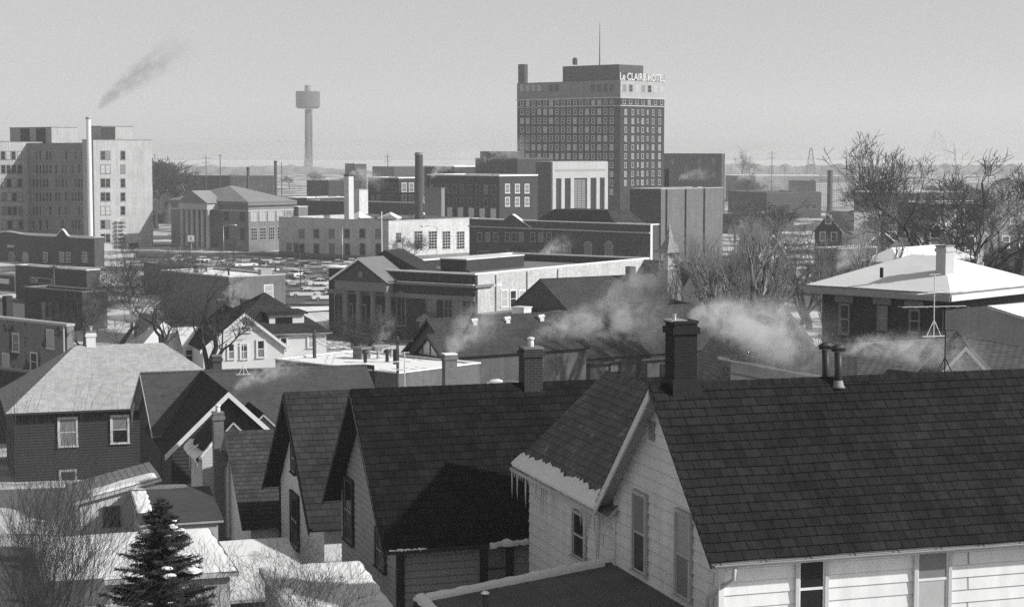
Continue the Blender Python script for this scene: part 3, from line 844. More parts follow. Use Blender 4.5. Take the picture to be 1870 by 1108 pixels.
# small hip roofed shed behind the saplings
f = frame_at(430, 1100, 60.0, ROW, 8.4)
zt = 25 - (1012 - 275) / F * 63 - 8.4
xr, _ = f.onx(560, 1090)
SH7, _ = shed('shed', 'small shed with thin snow on its roof behind the bare saplings', f, xr, 4.2, zt - .9, zt, SIDD, SNOWD, 'y', .2, .14)

# ================================================================== LOWER TOWN
TOWN = 48.0        # street grid: the right-hand faces run away to the right
BRD = brick('brick_dark', .035)
BRM = brick('brick_brown', .062)
BRL = brick('brick_buff', .36, gapcol=.8)
BRH = brick('brick_hospital', .42, gapcol=.8)
BRW = brick('brick_whitewashed', .62, gapcol=.85)
CONC = mat('concrete', .22, .9, .18, .3, streak=.15)
def flat_building(name, label, cat, fr, L, W, h, wm, rm=None, par=.7, cop=STONED, base=-1.0, group=None, cth=.16, roofs=None):
    """flat-roofed block: L along local x, W along local y; parapet, coping, sunken roof"""
    o = thing(name, label, cat, fr, group)
    t = .35
    mb = MB()
    mb.box(0, L, 0, W, base, h, 0, 'tb')
    i = (t, L - t, t, W - t)
    c = [(i[0], i[2]), (i[1], i[2]), (i[1], i[3]), (i[0], i[3])]
    for a, b in zip(c, c[1:] + c[:1]): mb.face([(b[0], b[1], h - par), (a[0], a[1], h - par), (a[0], a[1], h), (b[0], b[1], h)])
    mb.obj('wall', wm, o)
    mb = MB(); mb.face([(i[0], i[2], h - par), (i[1], i[2], h - par), (i[1], i[3], h - par), (i[0], i[3], h - par)])
    mb.obj('roof', rm or TARR, o)
    e = .07; z0, z1 = h + .002, h + cth
    mb = MB()
    mb.box(-e, L + e, -e, t, z0, z1); mb.box(-e, L + e, W - t, W + e, z0, z1)
    mb.box(-e, t - .001, t + .001, W - t - .001, z0, z1); mb.box(L - t + .001, L + e, t + .001, W - t - .001, z0, z1)
    mb.obj('coping', cop, o)
    rr = random.Random(int(fr.x * 7 + fr.y))
    for i in range(rr.choice((2, 3, 4)) if L > 6 and W > 6 else 0):
        x, y = rr.uniform(1.5, L - 2.5), rr.uniform(1.5, W - 2.5); q = MB()
        if rr.random() < .5:
            q.lathe([(.14, 0), (.14, .7), (.3, .72), (.26, .95), (.05, 1.05)], 8, 0, (x, y, h - par)); q.obj('roof_vent', METALD, o, True)
        else:
            a, b = rr.uniform(.8, 2), rr.uniform(.8, 1.6); q.box(x, x + a, y, y + b, h - par - .05, h - par + rr.uniform(.5, 1.1), 0, 'b'); q.obj('roof_hatch', rr.choice((BRM, METAL, GREYT)), o)
    return o
def dims(fr, pl, pr, z):
    """face lengths from the pixel columns of the far ends of the left (y) and right (x) faces"""
    def solve(dx, dy, px):
        o = fr.w(0, 0, z); k = (px - CX) / F
        d = lambda p: p.y * ca - (p.z - EYE) * sa
        q = fr.w(dx, dy, z)
        # x = k*depth along o + t*(q-o)
        return (k * d(o) - o.x) / ((q.x - o.x) - k * (d(q) - d(o)))
    return (solve(1, 0, pr) if pr is not None else None), (solve(0, 1, pl) if pl is not None else None)
def zpx(fr, x, y, py):
    p = fr.w(x, y, 0); 
    lo, hi = -30, 120
    for _ in range(50):
        m = (lo + hi) / 2
        if proj((p.x, p.y, fr.z + m))[1] > py: lo = m
        else: hi = m
    return lo
def trimbox(name, parent, mt, boxes):
    mb = MB()
    for b in boxes: mb.box(*b)
    return mb.obj(name, mt, parent)
def flat_px(name, label, cat, corner, D, top, pl, pr, wm, rot=TOWN, rm=None, par=.7, cop=STONED, z=None, **k):
    fr = frame_at(corner, top, D, rot, z)
    h = zpx(fr, 0, 0, top)
    L, W = dims(fr, pl, pr, h)
    o = flat_building(name, label, cat, fr, L, W, h, wm, rm, par, cop, **k)
    return o, fr, L, W, h
def roof_block(parent, fr, h, p, wx, wy, hh, wm, name='penthouse', cap=None):
    """small block standing on a flat roof at local p"""
    mb = MB(); mb.box(p[0], p[0] + wx, p[1], p[1] + wy, h - .9, h + hh, 0, 'b')
    o = mb.obj(name, wm, parent)
    mb = MB(); mb.box(p[0] - .08, p[0] + wx + .08, p[1] - .08, p[1] + wy + .08, h + hh + .002, h + hh + .15); mb.obj('coping', cap or STONED, o)
    return o

# ---- hotel
hz = 670
HT, hf, HL, HW, hh = flat_px('hotel', 'tall brick hotel tower with pale stone top storeys and rooftop letters', 'hotel', 1133, hz, 147, 944.5, 1213.5, brick('brick_hotel', .022, gapcol=1.1, size=(1.2, .4)), par=1.2, cop=STONED)
fl = 16.2 / F * hz
ztop = hh
zb1, zb2 = zpx(hf, 0, 0, 178), zpx(hf, 0, 0, 192)
mb = MB()
mb.box(-.12, HL + .1, -.12, .0, zb1, ztop - .02); mb.obj('stone_band', mat('hotel_stone_sunlit', .36, .85, .2, .25, streak=.2), HT)
mb = MB(); mb.box(-.12, 0, .0, HW, zb1, ztop - .02); mb.obj('stone_band', STONED, HT)  # same band in darker grey: the shade of this face put into its colour
trimbox('cornice', HT, STONE, [(-.45, HL + .3, -.45, -.13, zb1 - .3, zb1 + .25), (-.45, -.13, -.12, HW, zb1 - .3, zb1 + .25), (-.3, HL + .2, -.3, 0, zb2 - .35, zb2), (-.3, 0, 0.01, HW, zb2 - .35, zb2)])
xs = [hf.onx(p, 300)[0] for p in (1142, 1155, 1173, 1192, 1204)]
xn = [hf.onx(p, 300)[0] for p in (1164.5, 1182)]
for r in range(9):
    z = zpx(hf, 0, 0, 209 + 16.2 * r)
    for x in xs: far_window(HT, 'x', x, z, 1.15, 1.7, STONE, GLASSD)
    for x in xn: far_window(HT, 'x', x, z + .3, .6, 1.3, STONE, GLASSD)
for i in range(7):
    x = HL * (i + .6) / 7.1
    far_window(HT, 'x', x, zpx(hf, 0, 0, 167), 2.0, 2.5, STONE, GLASSD if i in (0, 1, 3, 4) else SHADE, out=.12)
    far_window(HT, 'x', x, zpx(hf, 0, 0, 189) , 1.4, 1.8, STONE, GLASSD)
ys = [HW * (i + 1.35) / 17.2 for i in range(16)]
for i, y in enumerate(ys):
    for r in range(1):
        far_window(HT, 'y', y, zpx(hf, 0, y, 167), 1.9, 2.5, STONED, SHADE if i > 11 else GLASSD, out=.12)
proto = win_mesh(1.3, 1.8, GREYT, GLASSD, 'far')
mb = MB()
for i, y in enumerate(ys):                         # the shaded face: past a hundred windows, one part
    for r in range(-1, 10):
        z = zpx(hf, 0, y, 209 + 16.2 * r)
        if z < 1: continue
        for v in ((-.65, .65, 0, 1.8, 1), ):
            mb.box(-.03, -.001, y - .65, y + .65, z, z + 1.8, 1 if WR.random() < .72 else 2)
            mb.box(-.08, -.031, y - .8, y - .65, z, z + 1.8, 0); mb.box(-.08, -.031, y + .65, y + .8, z, z + 1.8, 0)
            mb.box(-.08, -.031, y - .8, y + .8, z - .2, z, 0); mb.box(-.07, -.031, y - .65, y + .65, z + .85, z + .95, 0); mb.box(-.08, -.031, y - .8, y + .8, z + 1.801, z + 1.95, 0)
o = mb.obj('window_rows', [mat('pale_window_frames', .8, .7, .1, 1), GLASSD, SHADE], HT); o['kind'] = 'stuff'
y0 = hf.ony(1018, 120)[0]; zt = zpx(hf, 2, 8, 119)
ph = roof_block(HT, hf, hh, (3, 3.0), 14, y0 - 3, zt - hh, BRM, 'penthouse')
y0 = hf.ony(957, 120)[0]; zt = zpx(hf, 0, y0, 118)
roof_block(HT, hf, hh, (.3, y0), 1.8, HW - y0 - .2, zt - hh, BRM, 'stair_tower')
p = hf.l(P(1095, 120, hz + 18)); mb = MB(); zt2 = zpx(hf, p.x, p.y, 42)
mb.tube([(p.x, p.y, hh), (p.x, p.y, lerp(hh, zt2, .5)), (p.x, p.y, zt2)], [.28, .2, .08], 6); mb.obj('mast', METALD, HT)
p = hf.l(P(1050, 120, hz + 12)); mb = MB(); mb.lathe([(.9, zt - 1), (.9, zt + 1.2), (.3, zt + 1.6)], 8, 0, (p.x, p.y, 0)); mb.obj('roof_tank', METALD, HT)
cu = bpy.data.curves.new('letters', 'FONT'); cu.body = 'Le CLAIRE HOTEL'; cu.size = 1; cu.extrude = .06; cu.offset = .014
to = bpy.data.objects.new('letters_text', cu); COL.objects.link(to)
bpy.context.view_layer.update()
me = bpy.data.meshes.new_from_object(to.evaluated_get(bpy.context.evaluated_depsgraph_get()))
bpy.data.objects.remove(to)
xsv = [v.co.x for v in me.vertices]; yv = [v.co.y for v in me.vertices]
zs0, zs1 = zpx(hf, 0, 0, 146), zpx(hf, 0, 0, 132.5)
sx = (HL + .6) / (max(xsv) - min(xsv)); sy = (zs1 - zs0) / (max(yv) - min(yv))
for v in me.vertices: v.co = Vector(((v.co.x - min(xsv)) * sx, -v.co.z * 2, (v.co.y - min(yv)) * sy))
me.materials.clear(); me.materials.append(mat('sign_letters_white', .62, .5, .02))
sg = MB()
for i in range(9):
    x = HL * i / 8
    sg.box(x - .08, x + .08, .25, .4, hh, zs1, 0); sg.tube([(x, .4, zs1), (x, 2.6, hh - 1)], .07, 4)
for z in (zs0 + .1, (zs0 + zs1) / 2, zs1 - .1): sg.box(-.2, HL + .2, .18, .25, z - .06, z + .06)
sgo = sg.obj('roof_sign', METALD, HT)
lo = link('lettering', me, sgo); lo.location = (-.3, 0.0, zs0)
# ---- bank with a white pilastered front before the hotel
BK, bf, BL, BW, bh = flat_px('bank', 'bank with tall white stone pilasters and dark bays in front of the hotel', 'bank', 1007, 540, 296, 978, 1108, BRM, rm=TARR, cop=STONE)
X = lambda p: bf.onx(p, 330)[0]
trimbox('entablature', BK, STONE, [(-.02, BL + .02, -.5, -.002, zpx(bf, 0, 0, 326), bh - .03)])
trimbox('frieze', BK, GREYT, [(X(1011), X(1104), -.54, -.501, zpx(bf, 0, 0, 313.5), zpx(bf, 0, 0, 309.5))])
for a, b in ((1007, 1013), (1023, 1029), (1040, 1046), (1070, 1076), (1087, 1093), (1102, 1108)):
    trimbox('pilaster', BK, STONE, [(X(a), X(b), -.5, -.003, -1, zpx(bf, 0, 0, 326) - .01)])
for a, b in ((1013, 1023), (1029, 1040), (1046, 1070), (1076, 1087), (1093, 1102)):
    q = X(a), X(b); z1 = zpx(bf, 0, 0, 327) - .2
    far_window(BK, 'x', (q[0] + q[1]) / 2, .5, q[1] - q[0] - .5, z1 - .6, DARKT, GLASSD, 'grid')
# ---- long dark brick block left of the bank, lit on its right end
D1, f1, l1, w1, g1 = flat_px('brick_block', 'long dark brick block with snow edged parapet and rows of arched windows', 'building', 912, 480, 322, 780, 982, BRD, rm=SNOWR, cop=SNOW, cth=.35)
for r, yy in enumerate((352, 376)):
    for p in (926.5, 944.5, 962):
        x = f1.onx(p, yy)[0]; far_window(D1, 'x', x, zpx(f1, x, 0, yy), 1.5, 2.1, WHITE, SHADEG, 'far')
    for i in range(9):
        y = w1 * (i + .7) / 9.3; far_window(D1, 'y', y, zpx(f1, 0, 0, yy + 2), 1.2, 2.1, STONED, GLASSD, 'far')
for i in range(6):
    y = w1 * (.08 + .15 * i); far_window(D1, 'y', y, zpx(f1, 0, 0, 398), 1.6, 2.2, WHITE, mat('lit_white_blind', .75, .6, .05), 'far')
D2, f2, l2, w2, g2 = flat_px('brick_block', 'lower dark brick block with two white framed windows left of the dark chimney', 'building', 728, 500, 326, 672, 770, BRD, rm=SNOWR, cop=SNOW, cth=.3)
for r, yy in enumerate((350, 372)):
    for p in (738, 751):
        x = f2.onx(p, yy)[0]; far_window(D2, 'x', x, zpx(f2, x, 0, yy), 1.6, 2.2, WHITE, SHADEG, 'far')
    for i in range(5):
        y = w2 * (i + .7) / 5.6; far_window(D2, 'y', y, zpx(f2, 0, 0, yy), 1.3, 2.1, STONED, GLASSD, 'far')
D3, f3, l3, w3, g3 = flat_px('warehouse', 'dark warehouse rising behind the snow edged block, left of the hotel', 'warehouse', 945, 590, 290, 868, 1010, BRD, rm=SNOWR, cop=STONED)
roof_block(D3, f3, g3, (2, 6), 8, 12, 2.2, BRM)
D4, f4, l4, w4, g4 = flat_px('warehouse', 'dark saw roofed works behind the tall brown chimney', 'warehouse', 830, 620, 305, 775, 905, BRD, rm=SNOWR, cop=SNOW, cth=.4)
# chimney stacks
def stack(name, label, px, D, ytop, ybase, wpx, mt, taper=.85, cap=True, square=True, z=None, group=None, cat='chimney'):
    p = P(px, ytop, D); w = wpx / F * D
    zb = gz(p.x, p.y) if z is None else z
    o = thing(name, label, cat, None, group, (p.x, p.y, zb), R(TOWN))
    hgt = p.z - zb
    mb = MB()
    if square:
        w /= 1.41
        q = lambda k: [(-k, -k), (k, -k), (k, k), (-k, k)]
        a, b = q(w / 2), q(w / 2 * taper)
        for i in range(4):
            j = (i + 1) % 4
            mb.face([(*a[i], 0), (*a[j], 0), (*b[j], hgt), (*b[i], hgt)])
        mb.face([(*b[i], hgt) for i in range(4)])
    else: mb.lathe([(w / 2, 0), (w / 2 * taper, hgt)], 16)
    mb.obj('shaft', mt, o, False)
    if cap:
        mb = MB(); k = w / 2 * taper
        if square: mb.box(-k - .1, k + .1, -k - .1, k + .1, hgt - .5, hgt - .05); mb.box(-k * .6, k * .6, -k * .6, k * .6, hgt + .01, hgt + .12)
        else: mb.lathe([(k + .12, hgt - .5), (k + .12, hgt - .1)], 16); mb.lathe([(k * .8, hgt + .01), (k * .7, hgt + .1)], 16)
        mb.obj('rim', DARKT if square else GREYT, o)
    return o
stack('brick_chimney', 'tall square chimney with white lit side, standing on the post office roof line', 637, 445, 318, 400, 18, mat('pale_brick_chimney', .62, .85, .1, .4), .95)
stack('brick_chimney', 'tall dark brown chimney beside the grey windowless block', 765, 450, 279, 400, 16, BRM, .9, True, False)
stack('brick_chimney', 'slim chimney behind the columned hall, second from its left end', 453, 620, 306, 400, 6, BRM)
stack('brick_chimney', 'thin tall chimney in the haze left of the water tower', 503, 640, 294, 400, 6, BRM)
stack('brick_chimney', 'dark square chimney on the theatre roof below the hotel corner', 1221, 420, 309, 400, 15, BRD, 1.0, z=13)
stack('brick_chimney', 'lone thick chimney before the white framed windows at the right', 1516, 760, 311, 400, 11, BRM)
stack('boiler_stack', 'tall slender white steel stack in front of the hospital', 161.5, 462, 214, 430, 9, mat('white_steel', .8, .5, .05), .95, True, False)
# grey windowless block and white penthouse
flat_px('block', 'grey windowless block beside the dark brown chimney', 'building', 806, 452, 344, 776, 812, CONC, rm=SNOWR)
flat_px('block', 'white roof house with one small dark opening, right of the white chimney', 'building', 656, 470, 347, 646, 672, BRW, rm=SNOWR, cop=STONE)
L5, f5, l5, w5_, g5 = flat_px('brick_block', 'long plain brown block behind the post office with pale coping', 'building', 775, 470, 372, 560, 800, BRM, rm=SNOWR, cop=STONE)
# ---- post office
PO, pf, PL, PW, po = flat_px('post_office', 'two storey post office with bright sunlit face, shaded long face and roof skylights', 'post office', 709.5, 420, 404, 509, 858, brick('brick_post_office', .55, gapcol=.85, size=(.5, .2)), rm=TARR, par=1.0, cop=STONE)
for p in (551, 578, 606, 634, 662, 691):
    y = pf.ony(p, 430)[0]
    far_window(PO, 'y', y, zpx(pf, 0, y, 434), 1.7, 1.9, GREYT, GLASSD); far_window(PO, 'y', y, zpx(pf, 0, y, 466), 1.7, 2.6, GREYT, GLASSD)
for p in (528, 541): 
    y = pf.ony(p, 430)[0]; far_window(PO, 'y', y, zpx(pf, 0, y, 464), 1.5, 2.6, GREYT, GLASSD)
for p in (764, 790, 815, 841):
    x = pf.onx(p, 430)[0]; far_window(PO, 'x', x, zpx(pf, x, 0, 454), 2.5, 4.0, OFFW, GLASSD, 'grid')
for yy in (441, 469):
    x = pf.onx(728, yy)[0]; far_window(PO, 'x', x, zpx(pf, x, 0, yy), 1.4, 1.9, GREYT, GLASSD, 'grid')
for px, py in ((655, 402), (713, 403), (770, 402)):
    q = pf.onz(px, py, po - 1)
    mb = MB(); a = 2.4
    for i in range(4):
        c = [(-a, -a), (a, -a), (a, a), (-a, a)]
        mb.face([(q.x + 3 + c[i][0], q.y + 3 + c[i][1], po - .6), (q.x + 3 + c[(i + 1) % 4][0], q.y + 3 + c[(i + 1) % 4][1], po - .6), (q.x + 3, q.y + 3, po + 1.0)])
    mb.obj('skylight', WHITE, PO)
trimbox('plinth', PO, STONED, [(-.15, PL + .1, -.15, -.002, -1, 1.0), (-.15, -.002, 0, PW, -1, 1.0)])
# ---- columned hall with hip roof (left of the post office)
cf = frame_at(453.5, 372, 462, TOWN)
ch = zpx(cf, 0, 0, 372); cl, cw = dims(cf, 312, 536, ch)
CH = thing('columned_hall', 'stone columned hall with a hipped roof and arched windows', 'hall', cf)
mb = MB(); mb.box(0, cl, 0, cw, -1, ch, 0, 'b'); mb.obj('wall', mat('hall_stone', .2, .85, .2, .25, streak=.2), CH)
zr = zpx(cf, cl * .5, cw * .4, 341)
hip_roof('roof', CH, cl, cw, ch + .62, zr + .2, .7, [mat('frosted_roof', .27, .9, .12, .2), STONED], 1.5, 2, cl / 2 * .9, None, .3)
trimbox('cornice', CH, STONED, [(-.6, cl + .6, -.6, -.002, ch - .5, ch + .2), (-.6, -.002, 0, cw, ch - .5, ch + .2)])
trimbox('string_course', CH, STONE, [(-.12, cl, -.12, -.003, ch - 2.0, ch - 1.6), (-.12, -.003, 0, cw, ch - 2.0, ch - 1.6)])
for i in range(5):
    x = cl * (i + .6) / 5.2
    far_window(CH, 'x', x, zpx(cf, 0, 0, 404), 1.9, 2.5, STONE, SHADE if i < 4 else GLASSD, 'arch')
    far_window(CH, 'x', x, zpx(cf, 0, 0, 439), 1.8, 3.0, STONE, GLASSD, 'grid')
for i in range(3):
    y = cw * (.05 + .1 * i)
    far_window(CH, 'y', y + .8, zpx(cf, 0, 0, 404), 1.7, 2.5, STONED, GLASSD, 'arch'); far_window(CH, 'y', y + .8, zpx(cf, 0, 0, 439), 1.7, 3.0, STONED, GLASSD)
yb, ya = cf.ony(326, 380, -4)[0], cf.ony(378, 380, -4)[0]
pz = zpx(cf, -4, ya, 383)
mb = MB(); mb.box(-4, -.003, ya, yb, pz, pz + 1.6); mb.obj('portico_entablature', STONE, CH)
mb = MB(); ym = (ya + yb) / 2; zt = pz + 1.6
mb.face([(-4.3, ya - .5, zt + .002), (-4.3, ym, zt + 3.1), (-4.3, yb + .5, zt + .002)]); mb.face([(-4.3, ya - .5, zt + .002), (-4.3, ym, zt + 3.1), (1.5, ym, zt + 3.1), (1.5, ya - .5, zt + .002)], 1); mb.face([(-4.3, yb + .5, zt + .002), (1.5, yb + .5, zt + .002), (1.5, ym, zt + 3.1), (-4.3, ym, zt + 3.1)], 1); mb.face([(-4.3, ya - .5, zt + .002), (1.5, ya - .5, zt + .002), (1.5, yb + .5, zt + .002), (-4.3, yb + .5, zt + .002)][::-1])
mb.obj('portico_pediment', [STONED, mat('frosted_roof', .42)], CH)
for i in range(6):
    y = lerp(ya + .6, yb - .6, i / 5)
    mb = MB(); mb.lathe([(.62, 0), (.55, .5), (.45, pz - .4), (.65, pz - .02)], 12, 0, (-3.3, y, 0)); mb.obj('column', STONE, CH, True)
trimbox('steps', CH, STONE, [(-6, -.003, ya, yb, -1, .3), (-5, -.004, ya + .1, yb - .1, .301, .6)])
flat_px('annex', 'low annex with snowy roof joined to the right end of the columned hall', 'building', 545, 480, 378, 530, 562, STONED, rm=SNOW, cop=SNOW)
# ---- hospital
HO, of, OL, OW, oh_ = flat_px('hospital_tower', 'pale brick hospital tower with bright sunlit face and paired windows', 'hospital', 170, 470, 256, 150, 277, BRH, rm=TARR, cop=STONED)
for r in range(7):
    yy = 291 + 25.2 * r
    for p in (188, 197): x = of.onx(p, yy)[0]; far_window(HO, 'x', x, zpx(of, x, 0, yy), 1.2, 2.0, STONED, SHADE if (r * 7 + p) % 3 == 0 else GLASSD)
    x = of.onx(224.5, yy)[0]; far_window(HO, 'x', x, zpx(of, x, 0, yy), 1.2, 2.0, STONED, GLASSD)
q = of.onx(192, 240)[0], of.onx(250, 240)[0]; zt = zpx(of, q[0], 2, 231)
roof_block(HO, of, oh_, (q[0], 1.5), q[1] - q[0], 5, zt - oh_, BRH, 'lift_house')
mb = MB(); mb.box(q[0] - .04, q[0] + (q[1] - q[0]) * .42, 1.44, 1.5, oh_ + .2, zt - .1); mb.obj('louvre', DARKT, HO)
x0 = of.onx(236, 460)[0]; mb = MB(); mb.box(x0, x0 + 2.8, -.12, -.01, zpx(of, x0, 0, 462), zpx(of, x0, 0, 444)); mb.obj('door', GLASSD, HO)
x0 = of.onx(218, 440)[0]
mb = MB()
for i in range(7): mb.box(x0 - 1.5, x0 + 1.5, -1.3, -.05, 1 + i * 1.0, 1.08 + i * 1.0)
for sx in (-1.5, 1.45): mb.box(x0 + sx, x0 + sx + .06, -1.3, -1.24, 0, 8)
mb.obj('fire_escape', WHITE, HO)
wf = frame_at(165, 262, 474, TOWN)
wf = Frame(of.w(3, OW + .05, 0).x, of.w(3, OW + .05, 0).y, TOWN, of.z)
wh = zpx(wf, 0, 0, 262); _, ww = dims(wf, -40, None, wh)
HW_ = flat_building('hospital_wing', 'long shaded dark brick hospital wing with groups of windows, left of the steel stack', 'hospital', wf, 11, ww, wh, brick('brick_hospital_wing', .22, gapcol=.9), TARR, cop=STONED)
gi = 0
for r in range(6):
    yy = 291 + 25.2 * r
    for g in (62, 83.5, 112, 142):
        for k in (-9, -3, 3, 9) if g != 62 else (0, 6, 12):
            y = wf.ony(g + k, yy)[0]
            if gi < 96: far_window(HW_, 'y', y, zpx(wf, 0, y, yy + 1), 1.0, 2.3, GREYT, SHADEG if gi % 9 == 0 else GLASSD)
            gi += 1
# the inner court face that catches the sun
xf = Frame(wf.w(-9, wf.ony(50, 300)[0], 0).x, wf.w(-9, wf.ony(50, 300)[0], 0).y, TOWN, of.z)
_, xw = dims(xf, -80, None, wh)
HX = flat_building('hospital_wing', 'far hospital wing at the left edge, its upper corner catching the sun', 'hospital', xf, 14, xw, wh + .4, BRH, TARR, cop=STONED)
for r in range(6):
    yy = 291 + 25.2 * r
    for x in (1.6, 3.2, 4.8, 6.6): far_window(HX, 'x', x, zpx(xf, x, 0, yy), 1.1, 2.0, STONED, GLASSD if (r + int(x)) % 3 else SHADE)
    for k in (4, 8, 12, 20, 24): far_window(HX, 'y', k, zpx(xf, 0, k, yy), 1.2, 2.0, STONED, GLASSD)
q = wf.ony(18, 240, 6)[0], wf.ony(94, 240, 6)[0]; zt = zpx(wf, 6, q[1], 233)
ph = roof_block(HW_, wf, wh, (6, q[1]), 8, q[0] - q[1], zt - wh, BRH, 'penthouse')
for k in (.14, .52): trimbox('louvre', ph, DARKT, [(5.93, 5.999, lerp(q[1], q[0], k), lerp(q[1], q[0], k + .22), wh + .2, zt - .2)])
# ---- public library with portico
LB, lf, LL, LW, lh = flat_px('library', 'dark brick public library with columned portico, pediment and arched windows', 'library', 867.5, 236, 502, 600, 1185, brick('brick_library', .032, size=(.4, .15)), rot=55, rm=GRAVEL, par=1.0, cop=SNOW, cth=.2)
YL = lambda p, yy=520, x=0: lf.ony(p, yy, x)[0]
ZL = lambda py, y=0, x=0: zpx(lf, x, y, py)
zc = ZL(521); ze_ = ZL(549)
trimbox('cornice', LB, STONED, [(-.5, -.003, 0, LW, zc - .3, zc), (-.5, .5 + 3, -.5, -.003, zc - .3, zc)])
mb = MB(); mb.box(-.42, -.1, 0, LW, zc + .003, zc + .1); mb.obj('cornice_snow', SNOW, LB)
trimbox('architrave', LB, STONED, [(-.22, -.003, 0, LW, ze_ - .1, ze_ + .5)])
xp = -1.6
ya, yb = YL(708, 520, xp), YL(614, 520, xp)
za = lh - 1.45
mb = MB(); mb.box(xp - .3, -.51, ya, yb, za - 1.2, za); mb.obj('portico_entablature', STONED, LB)
ym = (ya + yb) / 2; zp = za + 2.65
mb = MB()
mb.face([(xp - .25, ya - .3, za + .002), (xp - .25, ym, zp), (xp - .25, yb + .3, za + .002)], 0)
for s_, y in ((1, ya - .6), (-1, yb + .6)):
    q = [(xp - .7, y, za - .02), (xp - .7, ym, zp + .25), (3.0, ym, zp + .25), (3.0, y, za - .02)]
    mb.face(q if s_ > 0 else q[::-1], 1)
    mb.face([(p[0], p[1], p[2] + .3) for p in (q if s_ > 0 else q[::-1])], 2)
    mb.face([q[0], q[1], (q[1][0], q[1][1], q[1][2] + .3), (q[0][0], q[0][1], q[0][2] + .3)], 3)
mb.obj('portico_pediment', [BRM, STONED, STONED, SNOW], LB)
mb = MB(); mb.lathe([(.45, 0), (.45, .08), (.3, .1)], 14, 0, (0, 0, 0)); me_o = mb.obj('medallion', STONED, LB); me_o.location = (xp - .25, ym, za + .95); me_o.rotation_euler = (0, R(-90), 0)
mb = MB(); gx_ = 3.2                                       # second, brick gable behind
mb.face([(gx_, ya - 2.4, lh - .3), (gx_, ym, lh + 2.5), (gx_, yb + .4, lh - .3)]); mb.face([(gx_, ya - 2.4, lh - .3), (gx_ + 4, ya - 2.4, lh - .3), (gx_ + 4, ym, lh + 2.5), (gx_, ym, lh + 2.5)]); mb.face([(gx_, ym, lh + 2.5), (gx_ + 4, ym, lh + 2.5), (gx_ + 4, yb + .4, lh - .3), (gx_, yb + .4, lh - .3)]); mb.face([(gx_ + 4, ya - 2.4, lh - .3), (gx_ + 4, yb + .4, lh - .3), (gx_ + 4, ym, lh + 2.5)])
mb.obj('roof_gable', brick('brick_library', .06), LB)
for p in (629, 653, 679, 706):
    y = YL(p, 560, xp); zt = za - 1.2
    mb = MB(); mb.lathe([(.62, 0), (.6, .3), (.48, .35), (.46, zt * .4), (.38, zt - .5), (.52, zt - .3), (.55, zt - .01)], 14, 0, (xp + .35, y, 0)); mb.obj('column', STONED, LB, True)
for p in (636, 660, 688):
    y = YL(p, 600, 0); far_window(LB, 'y', y, .9, 1.5, 3.6, GREYT, GLASSD)
trimbox('steps', LB, STONED, [(-4.5, -.003, ya - .5, yb + .5, -1, .25), (-3.5, -.004, ya - .4, yb + .4, .251, .55)])
for p in (619, 733): y = YL(p); far_window(LB, 'y', y, ZL(593, y), 1.3, 4.2, STONED, GLASSD, 'arch')
y = YL(788); far_window(LB, 'y', y, ZL(575, y), 1.3, 2.3, STONED, GLASSD, 'arch')
for p in (819, 836, 853): y = YL(p); far_window(LB, 'y', y, ZL(580, y), 1.2, 2.6, STONED, GLASSD, 'arch')
y = YL(786, 620); mb = MB(); mb.box(-1.0, -.01, y - 1, y + 1, -1, 3.0); mb.box(-1.3, -.011, y - 1.3, y + 1.3, 3.001, 3.3)
mb.face([(-1.3, y - 1.3, 3.31), (-1.3, y, 4.1), (-1.3, y + 1.3, 3.31)]); mb.face([(-1.3, y - 1.3, 3.31), (-.012, y - 1.3, 3.31), (-.012, y, 4.1), (-1.3, y, 4.1)]); mb.face([(-1.3, y + 1.3, 3.31), (-1.3, y, 4.1), (-.012, y, 4.1), (-.012, y + 1.3, 3.31)])
mb.obj('side_porch', STONED, LB)
# right hand face: buff brick extension
x1 = lf.onx(868, 540)[0]
mb = MB(); mb.box(.5, LL, -.06, -.002, -1, lh - .02); mb.obj('buff_facing', brick('brick_buff_library', .5, gapcol=.8, size=(.45, .16)), LB)
for p in (920, 936, 952, 977, 1005, 1032):
    x = lf.onx(p, 550)[0]; far_window(LB, 'x', x, zpx(lf, x, 0, 559), 1.2, 2.0, WHITE, SHADE if p % 3 else GLASSD, out=.06)
for p in (904, 961, 1017):
    x = lf.onx(p, 540)[0]; mb = MB(); mb.tube([(x, -.16, -1), (x, -.16, lh - .2)], .1, 6); mb.obj('downpipe', GREYT, LB)
trimbox('string_course', LB, WHITE, [(.5, lf.onx(915, 530)[0], -.14, -.061, zc - .4, zc - .1)])
q = lf.onz(820, 494, lh - .9); roof_block(LB, lf, lh - .1, (q.x, q.y - 3), 14, 4.5, .75, BRD, 'roof_hatch', SNOWD)
for px, py in ((745, 497), (857, 506), (886, 484)):
    q = lf.onz(px, py, lh - 1); mb = MB(); mb.lathe([(.12, lh - 1), (.12, lh - .4), (.4, lh - .35), (.3, lh - .05)], 10, 0, (q.x, q.y, 0)); mb.obj('roof_vent', METALD, LB)
# low building with snow and two white roof boxes beside the library
o, f, l, w, h = flat_px('store', 'low store with snowy roof and white roof box below the library windows', 'building', 940, 205, 580, 868, 1080, BRM, rot=55, rm=SNOWR, cop=STONED)
roof_block(o, f, h, (3.5, 1.2), 1.5, 1.6, .7, WHITE, 'roof_box', WHITE)
